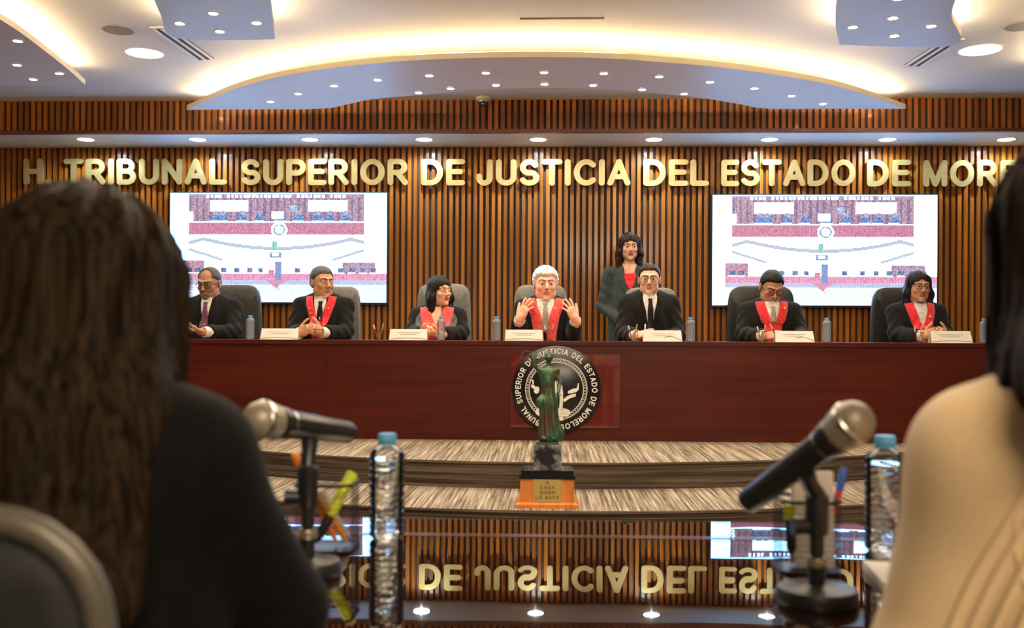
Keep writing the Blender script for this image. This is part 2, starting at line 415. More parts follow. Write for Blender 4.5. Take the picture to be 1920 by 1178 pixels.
inner = [(785, 176), (845, 168), (930, 162), (1021, 160), (1112, 162), (1204, 170), (1283, 178)]
arcl = [(507, 190), (559, 175)]+list(zip(front, fy))+[(1543, 194)]
under = {507: 'near the pointed end above SUPERIOR', 559: 'above the letter P of SUPERIOR', 626: 'above the letter R of SUPERIOR', 708: 'above the last R of SUPERIOR', 805: 'above the first DE',
  911: 'over the security camera', 1020: 'over the middle of the room', 1132: 'above the C of JUSTICIA', 1236: 'above the word DEL', 1331: 'above the gap between DEL and ESTADO',
  1415: 'above the S of ESTADO', 1484: 'above the D of ESTADO', 1543: 'near the pointed end above ESTADO'}
for x, y in arcl:
    downlight(x, y, ZCL, .026, 'tiny outer row lamp of the arched panel '+under[x], 'outer row lamps of the arched panel', M_led, 13, WARM, 100, rim=.008)
un2 = ['over the gap before the first DE', 'over the E of the first DE', 'beside the security camera', 'over the standing statue axis', 'over the A of JUSTICIA', 'over the D of DEL', 'over the gap after DEL']
for (x, y), w in zip(inner, un2):
    downlight(x, y-3, ZCL, .026, 'tiny inner row lamp of the arched panel '+w, 'inner row lamps of the arched panel', M_led, 11, WARM, 115, rim=.008)
for grp, pts in (('the corner panel', [(33, 76), (32, 121), (62, 148), (111, 137), (-30, 95)]), ('the panel above SUPERIOR', [(337, 43), (400, 24), (412, 58), (481, 42)]),
                 ('the panel above ESTADO', [(1599, 50), (1674, 33), (1677, 66), (1746, 48), (1684, -4)])):
    nm = ['at its far side', 'at its inner side', 'at its tip', 'nearest the wall', 'at its cut edge'] if 'corner' in grp else ['on its side toward the room corner', 'farthest from the wall', 'nearest the wall', 'on its side toward the door', 'cut by the picture edge']
    for (x, y), w in zip(pts, nm):
        downlight(x, y, ZCL, .026, 'tiny lamp in '+grp+', '+w, 'lamps of '+grp, M_led, 9, WARM, 100, rim=.008)
downlight(271, 99, ZC, .125, 'large round warm ceiling light beside the corner panel', 'large round ceiling lights', emat('round_lens', (1, .90, .70), 7), 22, WARM, 150, 'round_ceiling_light', .012)
downlight(1838, 93, ZC, .135, 'large round warm ceiling light above the word MORELOS', 'large round ceiling lights', MATS['round_lens'], 22, WARM, 150, 'round_ceiling_light', .012)
for x, y, w in ((222, 55, 'beside the round light and the corner panel'), (1915, 48, 'at the picture edge above MORELOS')):
    p = atZ(x, y, ZC); r_ = empty('ceiling_speaker', (p.x, p.y, ZC), 0, 'flat round grey ceiling speaker grille '+w, 'speaker', 'ceiling speakers')
    G().lathe([(.105, -.0005), (.105, -.005), (.095, -.008)], 28, cap=False).build('trim_ring', mat('grey_trim', col=(.42, .39, .36), rough=.6), r_)
    G().lathe([(.096, -.006), (.05, -.009), (.0005, -.0095)], 28).build('grille', nmat('grille_cloth', (300, 300, 300), (.20, .185, .17), (.34, .32, .30), rough=.8), r_)
def vent(a, b, w, label):
    A = atZ(*a, ZC); B = atZ(*b, ZC); d = (B-A); L = d.length; rz = math.atan2(d.y, d.x)
    r_ = empty('ceiling_vent', ((A.x+B.x)/2, (A.y+B.y)/2, ZC), rz, label, 'vent', 'slotted ceiling vents')
    G().box((0, 0, -.003), (L, w, .006)).build('backing', mat('vent_dark', col=(.03, .03, .03), rough=.7), r_)
    for k in (-1, 0, 1): G().box((0, k*w*.42, -.006), (L+.02, w*.15, .012)).build('slat', M_trim, r_)
    for k in (-1, 1): G().box((k*L/2, 0, -.006), (.012, w, .012)).build('end_frame', M_trim, r_)
vent((300, 50), (385, 110), .13, 'slanting slotted air vent near the panel above TRIBUNAL')
vent((1712, 122), (1790, 72), .13, 'slanting slotted air vent near the panel above MORELOS')
a = atZ(978, 34, ZC); b = atZ(1130, 30, ZC)
r_ = empty('ceiling_hatch', ((a.x+b.x)/2, a.y-.25, ZC), 0, 'flush ceiling access hatch with a dark edge line at the top centre', 'hatch')
G().box((0, 0, -.003), (b.x-a.x, .46, .006)).build('door_panel', M_ceil, r_)
G().box((0, .245, -.005), (b.x-a.x+.02, .012, .010)).build('edge_frame', mat('hatch_edge', col=(.28, .22, .16), rough=.6), r_)
# dome camera
p = atZ(907, 186, ZC); r_ = empty('security_camera', (p.x, p.y-.06, ZC), 0, 'small dome security camera hanging beneath the arched ceiling panel', 'security camera')
G().lathe([(.062, 0), (.062, -.022), (.05, -.03), (.05, -.035)], 28).build('base', mat('camera_housing', col=(.55, .50, .42), rough=.4), r_)
G().lathe([(.044, -.035), (.042, -.052), (.032, -.068), (.016, -.077), (.0005, -.079)], 28).build('dome', mat('smoked_dome', col=(.02, .02, .02), rough=.08, coat=1), r_)
G().sphere((0, -.036, -.058), .012).build('camera_lens', mat('lens_ring', col=(.4, .38, .36), rough=.2, metal=.8), r_)
# ================================================================ GOLD LETTERING
YL = YW-.045
sign = empty('wall_lettering', (0, YL, 2.5), 0, 'raised gold capital letters spelling the court name along the slatted wall', 'sign')
wordpx = [('H.', 45, 96), ('TRIBUNAL', 121, 424), ('SUPERIOR', 453, 765), ('DE', 790, 870), ('JUSTICIA', 893, 1181), ('DEL', 1206, 1327),
          ('ESTADO', 1352, 1603), ('DE', 1625, 1705), ('MORELOS', 1731, 2036)]
for w, x0, x1 in wordpx:
    c = (x0+x1)/2; A = atY(x0, 324, YL); B = atY(x1, 324, YL); top = atY(c, 299+(c-1000)*.0015, YL).z; bot = atY(c, 348.5+(c-1000)*.0022, YL).z
    H = top-bot; s = (B.x-A.x)/(text_width(w)*H)
    x = A.x
    for ch in w:
        g = G(); o = Vector(sign.location)
        T = lambda u, v, d, x=x: Vector((x+u*H*s, YL-.012+d*.024, bot+v*H))-o
        glyph(g, ch, T); le = g.build('letter' if ch != '.' else 'full_stop', M_gold, sign, smooth=False)
        x += (GLY[ch][0]+.10)*H*s
# standoffs holding the letters
# ================================================================ SCREENS
def screen_picture():
    W, Hh = 232, 118; C = np.ones((Hh, W, 3))*np.array([.93, .96, 1.0]); r = np.random.default_rng(3)
    def rect(x0, y0, x1, y1, c, nz=0.0):
        a = slice(int(y0*Hh), max(int(y0*Hh)+1, int(y1*Hh))); b = slice(int(x0*W), max(int(x0*W)+1, int(x1*W)))
        sh = C[a, b].shape; C[a, b] = np.array(c)+(r.random(sh[:2]+(1,))-.5)*nz
    # upper picture: the hall seen from the audience
    X0, X1 = .09, .90
    def U(x0, y0, x1, y1, c, nz=0): rect(X0+(X1-X0)*x0, .015+.60*y0, X0+(X1-X0)*x1, .015+.60*y1, c, nz)
    U(0, 0, 1, .42, (.62, .42, .50), .25)
    for k in range(26): U(k/26, .05, k/26+.014, .42, (.45, .32, .50), .2)
    for k in range(34):
        if r.random() < .85: U(.10+k*.0235, .005, .115+k*.0235, .055, (.95, .95, 1), .15)
    U(.12, .09, .34, .27, (1, 1, 1)); U(.68, .09, .90, .27, (1, 1, 1))
    for k, x in enumerate((.13, .17, .28, .38, .50, .60, .71, .78, .87)):
        U(x, .29, x+.05, .42, (.25, .42, .70), .35); U(x+.012, .25, x+.036, .32, (.55, .50, .62), .3); U(x-.01, .40, x+.05, .43, (1, 1, 1))
    U(.58, .16, .62, .26, (.45, .62, .75), .3); U(.47, .26, .54, .38, (1, .93, .95), .15)
    U(0, .43, 1, .62, (.74, .34, .46), .16)
    U(0, .62, 1, 1, (.93, .95, 1.0), .10)
    # white seal
    yy, xx = np.mgrid[0:Hh, 0:W]; cx, cy = (X0+(X1-X0)*.51)*W, (.015+.60*.53)*Hh
    q = np.hypot((xx-cx), (yy-cy)*1.05); C[(q < 8.5)] = (.93, .97, 1); C[(q < 6.5) & (q > 4.6)] = (.40, .48, .62); C[(q < 3) & (((xx+yy) % 3) == 0)] = (.35, .4, .55)
    for xx0 in range(int(X0*W), int(X1*W)):       # curved steps
        t = (xx0/W-X0)/(X1-X0); d = abs(t-.5)*2
        y1 = .80-.17*min(d, .84)**2*1.2 + max(0, d-.84)*.35; y2 = .96-.05 if d > .62 else None
        a = int((.015+.6*y1)*Hh); C[a:a+4, xx0] = (.58, .62, .66)
        if d > .62: a = int((.015+.6*(.985-(d-.62)*.42))*Hh); C[a:a+3, xx0] = (.58, .62, .66)
    U(.475, .72, .505, .86, (.35, .70, .55), .2); U(.46, .88, .53, .97, (.42, .50, .66), .2); U(.475, .90, .515, .94, (.95, .95, 1))
    # small camera icon at the side
    rect(.085, .17, .11, .27, (.85, .9, .95), .1)
    # lower strip: the public seats
    rect(.0, .62, .5, .70, (.97, .99, 1)); rect(.06, .62, .16, .74, (.66, .40, .50), .2)
    rect(.80, .64, .95, .74, (.60, .42, .56), .25)
    rect(.06, .74, 1, .80, (.84, .40, .55), .18); rect(.06, .80, 1, .84, (.58, .62, .74), .1)
    rect(.06, .84, 1, 1, (.78, .86, .98), .12)
    for x in (.08, .12, .24, .30, .36, .41, .58, .66, .72, .78, .83, .88, .93): rect(x, .69, x+.025, .745, (.28, .38, .55), .35); rect(x-.004, .735, x+.03, .745, (1, 1, 1))
    rect(.49, .63, .52, .80, (.35, .45, .72), .15); rect(.46, .71, .485, .76, (.85, .35, .45), .2)
    for k in range(14):
        a = int((.80+.006*k)*Hh); b = int((.45+.004*k)*W); C[a, b:max(b+1, int((.54-.004*k)*W))] = (.78, .40, .55)
    for k in range(9): y = int((.85+k*.016)*Hh); C[y:y+1, int(.08*W):, :] *= .90
    C[:, ::3] *= .95; C[::3] *= .96
    C[:, :int(.012*W)] = 1; C = np.where(C.min(2, keepdims=True) > .86, C, C*.58+.42*C.mean(2, keepdims=True)); return np.clip(C, 0, 1), W, Hh
SCR = screen_picture()
def led_mesh():
    C, W, Hh = SCR
    xs = np.linspace(-.5, .5, W+1); zs = np.linspace(.5, -.5, Hh+1); X, Z = np.meshgrid(xs, zs)
    V = np.stack([X.ravel(), np.zeros(X.size), Z.ravel()], 1); i = np.arange(Hh)[:, None]*(W+1)+np.arange(W)[None]
    Fq = np.stack([i, i+W+1, i+W+2, i+1], -1).reshape(-1, 4); return V, Fq, C.reshape(-1, 3)
M_pic = mat('led_picture', col=(.01, .01, .01), rough=.4); _t, _bb = nt(M_pic)
_at = N(_t, 'ShaderNodeAttribute', attribute_name='pic'); _t.links.new(_at.outputs['Color'], _bb.inputs['Emission Color']); _bb.inputs['Emission Strength'].default_value = 5.5
for (x0, y0, x1, y1), lab in (((319, 362, 725, 567), 'wall screen showing the bench and seal, behind the pair of men near the bottle of TRIBUNAL side'),
                              ((1336, 366, 1757, 573), 'x')):
    cx = (x0+x1)/2; A = atY(x0, 460, YW-.06); B = atY(x1, 460, YW-.06); zt = atY(cx, y0, YW-.06).z; zb = atY(cx, y1, YW-.06).z
    w, h = B.x-A.x, zt-zb; left = x0 < 960
    r_ = empty('wall_screen', ((A.x+B.x)/2, YW-.06, (zt+zb)/2), 0,
        'large lit wall screen under the words TRIBUNAL and SUPERIOR' if left else 'large lit wall screen under the words ESTADO and DE', 'screen', 'video screens on the slatted wall')
    G().box((0, .03, -.004), (w+.02, .058, h+.028)).build('housing', M_black, r_, smooth=False)
    V, Fq, C = led_mesh(); V = V*np.array([w, 1, h]); V[:, 1] = -.0015
    o = mesh_np('display', V, Fq, M_pic, r_, smooth=False)
    at = o.data.attributes.new('pic', 'FLOAT_COLOR', 'FACE'); lin = np.where(C < .04045, C/12.92, ((C+.055)/1.055)**2.4)
    wh = C.min(1, keepdims=True) > .86; lin = lin*np.where(wh, np.array([[.38, .84, 1.45]]), np.array([[.225, .23, .255]]))
    at.data.foreach_set('color', np.concatenate([lin, np.ones((len(C), 1))], 1).astype(np.float32).ravel())

# ================================================================ JUDGES' BENCH
YB = 6.79; ZB = 1.058
bench = empty('judges_bench', (0.02, YB, DZ), 0, 'long polished mahogany bench seating seven people on the dais', 'bench')
def bp(name, lo, hi, m): return G().bbox((lo[0]-.02, lo[1]-YB, lo[2]-DZ), (hi[0]-.02, hi[1]-YB, hi[2]-DZ)).build(name, m, bench, smooth=False)
bp('worktop', (-4.6, YB-.012, ZB-.03), (4.6, YB+.66, ZB-.004), M_maho)
bp('top_edge', (-4.6, YB-.014, ZB-.0038), (4.6, YB+.66, ZB), [M_mahoe])
for i in range(6):
    x = -4.6+i*9.2/6; bp('front_panel', (x+.0008, YB, DZ), (x+9.2/6-.0008, YB+.03, ZB-.03), M_maho)
bp('kick_strip', (-4.6, YB-.008, DZ), (4.6, YB, DZ+.035), M_maho)
for x in (-4.58, 4.58): bp('end_panel', (x-.02, YB+.03, DZ), (x+.02, YB+.66, ZB-.03), M_maho)

# seal with acrylic backing
sc_c = atY(1043, 730, YB); RS = .300
seal = empty('court_seal', (sc_c.x, YB-.02, sc_c.z), 0, 'round black seal with white ring lettering mounted on the bench front', 'seal')
G().box((.06, .012, -.012), (.74, .006, .50)).build('acrylic_sheet', mat('acrylic', col=(.25, .04, .03), rough=.06, trans=.5, coat=1, coatr=.03), seal, smooth=False)
G().lathe([(RS, -.010), (RS, .006), (RS-.006, .010)], 72, axis=(0, -1, 0)).build('disc', mat('gloss_black', col=(.006, .006, .008), rough=.25, coat=.15, coatr=.2), seal)
M_sw = mat('seal_white', col=(.86, .82, .72), rough=.5)
ring_t = 'TRIBUNAL SUPERIOR DE JUSTICIA DEL ESTADO DE MORELOS'
hh = .040; gap = .16; rr_ = RS-.060; tot = text_width(ring_t, gap)*hh; ang = 2*pi-R(16); k_ = ang*rr_/tot
g = G(); th = R(-90-8)-0.0; pos = 0
for ch in ring_t:
    wd_ = (GLY[ch][0] if ch != ' ' else .55)
    if ch != ' ':
        def T(u, v, d, pos=pos):
            a = th - (pos+u*hh*k_)/rr_; rad = rr_+v*hh
            return Vector((rad*cos(a), -.010-.004*(1-d), rad*sin(a)))
        glyph(g, ch, T, hw=.085)
    else: g.build('ring_word', M_sw, seal, smooth=False); g = G()
    pos += (wd_+gap)*hh*k_*(1.0 if ch != ' ' else .75)
g.build('ring_word', M_sw, seal, smooth=False)
g = G(); RL = .196
for k in range(64):
    a = 2*pi*k/64; c = Vector((RL*cos(a), -.0115, RL*sin(a))); q = a+.65
    g.tube([c+Vector((cos(q+t)*.0115*(.6 if 0 else 1)*1.0, 0, sin(q+t)*.0072)) for t in np.linspace(0, 2*pi, 9)[:-1]], .0016, 4, closed=True)
for rad in (RL+.013, RL-.013): g.tube([(rad*cos(2*pi*k/72), -.011, rad*sin(2*pi*k/72)) for k in range(72)], .0022, 5, closed=True)
g.build('chain_ring', M_sw, seal)
def P2(pts): return [Vector(((x-625)*.000615, -.010, (480-y)*.000615)) for x, y in pts]     # drawing units -> metres on the disc
g = G(); g.lathe([(.021, 0), (.021, .004), (.017, .007)], 20, axis=(0, -1, 0), o=P2([(622, 288)])[0])
def shape(pts): g.prism(P2(pts)[::-1], (0, -.005, 0))
shape([(612, 345), (650, 338), (672, 380), (690, 440), (700, 520), (700, 600), (695, 690), (655, 688), (662, 600), (658, 520), (645, 430)])
shape([(560, 400), (606, 350), (630, 420), (640, 520), (636, 600), (648, 690), (595, 690), (590, 600), (596, 520), (580, 460)])
shape([(700, 590), (748, 552), (808, 528), (842, 526), (838, 556), (770, 580), (712, 620)])
shape([(752, 500), (800, 474), (852, 462), (862, 412), (874, 408), (872, 480), (842, 510), (768, 526), (752, 522)])
shape([(345, 430), (372, 425), (392, 450), (430, 452), (440, 480), (430, 520), (398, 530), (376, 506), (382, 478), (350, 462)])
shape([(352, 380), (372, 372), (378, 420), (364, 424)])
shape([(455, 560), (560, 590), (590, 600), (585, 640), (500, 620), (450, 595)])
shape([(395, 720), (420, 690), (470, 690), (600, 690), (730, 690), (775, 712), (780, 745), (745, 778), (600, 780), (440, 778), (400, 752)])
shape([(545, 786), (700, 786), (700, 824), (545, 824)])
g.build('figure_relief', M_sw, seal, smooth=False)
g = G()
for y in (704, 728, 752): g.tube([P2([(600, y)])[0]+Vector((0, -.0052, 0)), P2([(770-abs(y-735), y-4)])[0]+Vector((0, -.0052, 0))], .0014, 4)
for x in (608, 630, 662, 684): g.tube([P2([(x, 400)])[0]+Vector((0, -.0052, 0)), P2([(x+6, 540)])[0]+Vector((0, -.0052, 0)), P2([(x-2, 680)])[0]+Vector((0, -.0052, 0))], .0013, 4)
g.build('relief_line', mat('seal_line', col=(.30, .26, .2), rough=.6), seal)

# ================================================================ THINGS ON THE BENCH
def water_bottle(loc, H, label, group, rot=0, scale=1.0, detail=True):
    """ribbed PET bottle: body, water, cap, label"""
    r = H*.168
    root = empty('water_bottle', loc, rot, label, 'bottle', group)
    prof = [(r*.55, 0), (r*.86, .002), (r*.97, H*.03)]
    z = .05
    while z < .74:
        for dz, q in ((0, 1.0), (.022, 1.0), (.030, .93), (.042, .93), (.050, 1.0)): prof.append((r*q, H*(z+dz)))
        z += .062 if z < .33 or z > .52 else .075
    prof += [(r*.99, H*.80), (r*.90, H*.835), (r*.62, H*.872), (r*.44, H*.895), (r*.42, H*.905)]
    G().lathe(prof, 40, cap=False).build('bottle_body', M_pet if detail else M_petb, root)
    wp = [(a*.93, max(.002, b)) for a, b in prof if b < H*.79]
    G().lathe(wp, 32).build('water', M_wglass if detail else M_water, root)
    cp = G()
    cp.rings([[Vector(((r*.50+(.0008 if j % 2 else 0))*s_*cos(2*pi*j/48), (r*.50+(.0008 if j % 2 else 0))*s_*sin(2*pi*j/48), H*h)) for j in range(48)] for s_, h in ((1, .925), (1, .985), (.9, 1.0))])
    cp.build('cap', M_capblue, root)
    G().lathe([(r*.52, H*.895), (r*.52, H*.918)], 32).build('cap_ring', M_capblue, root)
    return root
def pet(name, col, rough=.04, dif=0):
    m = bpy.data.materials.new(name); t, b = nt(m); L = t.links
    out = t.nodes['Material Output']; tr = N(t, 'ShaderNodeBsdfTransparent'); tr.inputs[0].default_value = (*col, 1)
    gl = N(t, 'ShaderNodeBsdfGlossy'); gl.inputs['Roughness'].default_value = rough; gl.inputs[0].default_value = (.95, .98, 1, 1)
    fr = N(t, 'ShaderNodeFresnel'); fr.inputs[0].default_value = 1.5; mx = N(t, 'ShaderNodeMixShader')
    L.new(fr.outputs[0], mx.inputs[0]); L.new(tr.outputs[0], mx.inputs[1]); L.new(gl.outputs[0], mx.inputs[2]); fin = mx.outputs[0]
    if dif:
        df = N(t, 'ShaderNodeBsdfDiffuse'); df.inputs[0].default_value = (.62, .68, .74, 1); m2 = N(t, 'ShaderNodeMixShader'); m2.inputs[0].default_value = dif
        L.new(fin, m2.inputs[1]); L.new(df.outputs[0], m2.inputs[2]); fin = m2.outputs[0]
    L.new(fin, out.inputs[0])
    MATS[name] = m; return m
M_pet = pet('pet_plastic', (.97, .985, .99)); M_water = pet('water', (.93, .96, .97), .02)
M_wglass = mat('water_clear', col=(.97, .99, 1), rough=.0, trans=1.0, ior=1.33)
M_petb = pet('pet_plastic_lit', (.90, .94, .98), .10, .28)  # pale diffuse mixed in so the bench bottles look lit against the dark robes
M_capblue = mat('cap_blue', col=(.10, .36, .62), rough=.4)
def paper_lines(g, x0, x1, z, n=1): pass
bx = [(469, 'beside the bearded man looking at his phone'), (827, 'in front of the woman with the dark bob'), (931, 'between the dark bobbed woman and the white haired man'),
      (1295, 'beside the man in glasses without a stole'), (1550, 'between the writing man and the woman in glasses'), (1845, 'beyond the name card of the woman in glasses')]
for x, w in bx:
    Yb = 6.90 if x != 827 else 6.86; p = atY(x, 632, Yb)
    water_bottle((p.x, Yb, ZB), .168, 'clear water bottle on the bench '+w, 'water bottles on the bench', random.random()*6, detail=False)
def name_card(px0, px1, Y, h, label, swoosh=0, rz=0):
    A = atY(px0, 630, Y); B = atY(px1, 630, Y); w = B.x-A.x
    root = empty('name_card', ((A.x+B.x)/2, Y, ZB), rz, label, 'name card', 'white name cards on the bench')
    t = .0014; lean = .035
    for s_, nm in ((-1, 'front_face'), (1, 'rear_face')):
        g = G(); a = [Vector((-w/2, s_*lean, 0)), Vector((w/2, s_*lean, 0)), Vector((w/2-.004, 0, h)), Vector((-w/2+.004, 0, h))]
        g.prism(a, (0, t*s_, 0)); g.build(nm, M_white, root, smooth=False)
    g = G(); T = lambda x, z: Vector((x, -lean*(1-z/h)-.0022, z))
    for zz, ww in ((.66, .30), (.50, .22)):
        g.add([T(-w*ww, h*zz), T(w*ww, h*zz), T(w*ww, h*zz+.004), T(-w*ww, h*zz+.004)], [(0, 1, 2, 3)])
    g.build('print_line', mat('card_grey', col=(.42, .38, .33), rough=.7), root, smooth=False)
    g = G(); pts = []
    for k in range(13):
        u = k/12; pts.append(T(w*(-.48+.96*u), h*(.10+.10*sin(u*pi)))) if swoosh == 0 else pts.append(T(w*(.48-.45*u), h*(.12+.34*sin(u*2.4))))
    g.tube(pts, .0016, 4); g.build('print_curve', mat('card_dark', col=(.10, .09, .08), rough=.7), root)
    return root
name_card(490, 561, 6.94, .077, 'white name card between the bearded man and the man in a red stole', 0)
name_card(731, 802, 6.94, .077, 'white name card before the woman with the dark bob', 0)
name_card(947, 1018, 6.94, .077, 'white name card before the white haired man', 0)
name_card(1205, 1278, 6.94, .077, 'white name card before the man with glasses and black tie', 1)
name_card(1452, 1525, 6.94, .077, 'white name card beside the man who is writing', 1)
name_card(1743, 1820, 6.94, .082, 'white name card beside the woman in glasses and red stole', 0)
def pen(root_loc, tip, end, r, m_body, m_cap, label, group, name='pen', cap=.3, cat='pen'):
    """pen from tip to end (world points)"""
    tip = Vector(tip); end = Vector(end); d = end-tip; L = d.length; u = d/L
    r_ = empty(name, tip, 0, label, cat, group)
    G().lathe([(r*.25, 0), (r*.8, L*.08), (r, L*.12), (r, L*(1-cap))], 12, axis=u).build('barrel', m_body, r_)
    G().lathe([(r*1.15, L*(1-cap)), (r*1.15, L*.97), (r*.8, L)], 12, axis=u).build('cap', m_cap, r_)
    return r_
def pen_cup(loc, label, s=.087, h=.10, group='wire pen cups', wire=.0012, nx=9, rz=0):
    root = empty('pen_cup', loc, rz, label, 'pen cup', group)
    a = s/2; g = G(); c = .012
    def ring(z, r): g.tube([(-a+c, -a, z), (a-c, -a, z), (a, -a+c, z), (a, a-c, z), (a-c, a, z), (-a+c, a, z), (-a, a-c, z), (-a, -a+c, z)], r, 6, closed=True)
    ring(h, wire*2.0); g.build('wire_rim', M_dark, root); g = G(); ring(.003, wire*1.6); g.build('base_ring', M_dark, root)
    g = G()
    for k in range(nx+1):
        t = -a+c+(2*a-2*c)*k/nx
        for p in ((t, -a), (t, a), (-a, t), (a, t)): g.tube([(p[0], p[1], .003), (p[0], p[1], h)], wire*.26, 3)
    for k in range(1, nx):
        z = h*k/nx; ring(z, wire*.26)
    g.build('wire_mesh', M_dark, root); G().box((0, 0, .002), (s-.006, s-.006, .003)).build('base', M_dark, root)
    return root
M_clearbody = mat('pen_clear', col=(.5, .5, .5), rough=.2); M_orange = mat('orange_plastic', col=(.85, .28, .02), rough=.35); M_yellow = mat('highlighter_yellow', col=(.60, .68, .02), rough=.35)
M_bluep = mat('blue_plastic', col=(.03, .10, .45), rough=.3); M_redp = mat('red_plastic', col=(.55, .04, .03), rough=.3); M_gpen = mat('gold_pen', col=(.5, .32, .1), rough=.35, metal=.5)
cups = [(598, 6.84, 'before the clasped hands of the man in a red stole'), (710, 6.93, 'between the man in a red stole and the next card'), (1030, 6.92, 'before the white haired man'),
        (1187, 6.84, 'at the hand of the man in glasses and black tie'), (1428, 6.86, 'before the man who is writing'), (1722, 6.84, 'before the hands of the woman in glasses')]
for x, Y, w in cups:
    p = atY(x, 632, Y); q = Vector((p.x, Y, ZB))
    pen_cup(q, 'small dark wire pen cup '+w, .062, .072, 'wire pen cups on the bench', .0011, 6)
    for k, (dx, dy, tx, mm) in enumerate(((.012, .01, .030, M_gpen), (-.014, -.008, -.034, M_redp))):
        pen(None, q+Vector((dx*.5, dy, .006)), q+Vector((tx, dy*2, .118-.01*k)), .0036, mm, M_white if k else M_gpen,
            ('gold' if k == 0 else 'red')+' pen in the cup '+w, 'pens in the bench cups')
# ================================================================ FIGURES: smooth distance fields meshed as one surface
def V3(*a): return np.array(a, float)
class Field:
    def __init__(s): s.P = []
    def ell(s, c, r, k=.012, op='u', rot=None):
        s.P.append(('e', np.array(c, float), np.array(r, float), k, op, rot, np.array(c, float), max(r))); return s
    def cone(s, a, b, ra, rb=None, k=.012, op='u', sc=None):
        rb = ra if rb is None else rb; a = np.array(a, float); b = np.array(b, float); sc = None if sc is None else np.array(sc, float)
        m = max(ra, rb)*(1 if sc is None else max(1, sc.max())); s.P.append(('c', (a, b, ra, rb), sc, k, op, None, (a+b)/2, np.linalg.norm(b-a)/2+m)); return s
    def cut(s, n, d, k=.004, c=None, rad=9.):
        """remove the side where n.p > d"""
        s.P.append(('h', np.array(n, float), float(d), k, 'cut', None, np.zeros(3) if c is None else np.array(c, float), rad)); return s
    def fn(s, f, k, op, c, rad): s.P.append(('f', f, None, k, op, None, np.array(c, float), rad)); return s
    def ev(s, X, mg=.04):
        d = np.full(len(X), mg*1.5)
        for t, A, B, k, op, rot, bc, br in s.P:
            m = np.flatnonzero(((X-bc)**2).sum(1) < (br+mg)**2) if br < 8 else np.arange(len(X))
            if len(m) == 0: continue
            p = X[m]
            if t == 'e':
                q = p-A
                if rot is not None: q = q@rot
                k0 = np.sqrt(((q/B)**2).sum(1)); k1 = np.sqrt(((q/(B*B))**2).sum(1)); v = k0*(k0-1)/np.maximum(k1, 1e-9)
            elif t == 'c':
                a, b, ra, rb = A
                if B is not None:
                    cc = a; q = (p-cc)/B; bb = (b-cc)/B; aa = np.zeros(3); sm = B.min()
                else: q = p-a; bb = b-a; aa = None; sm = 1
                L2 = (bb*bb).sum()+1e-12; h = np.clip((q@bb)/L2, 0, 1)
                v = (np.sqrt(((q-h[:, None]*bb)**2).sum(1))-(ra+(rb-ra)*h))*sm
            elif t == 'h': v = p@A-B
            else: v = A(p)
            e = d[m]
            if op == 'u':
                h = np.clip(.5+.5*(e-v)/k, 0, 1); d[m] = e*(1-h)+v*h-k*h*(1-h)
            elif op == 's':
                h = np.clip(.5-.5*(e+v)/k, 0, 1); d[m] = e*(1-h)-v*h+k*h*(1-h)
            elif op == 'cut':
                h = np.clip(.5-.5*(e-v)/k, 0, 1); d[m] = e*(1-h)+v*h+k*h*(1-h)
            elif op == 'disp': d[m] = e+v
        return d
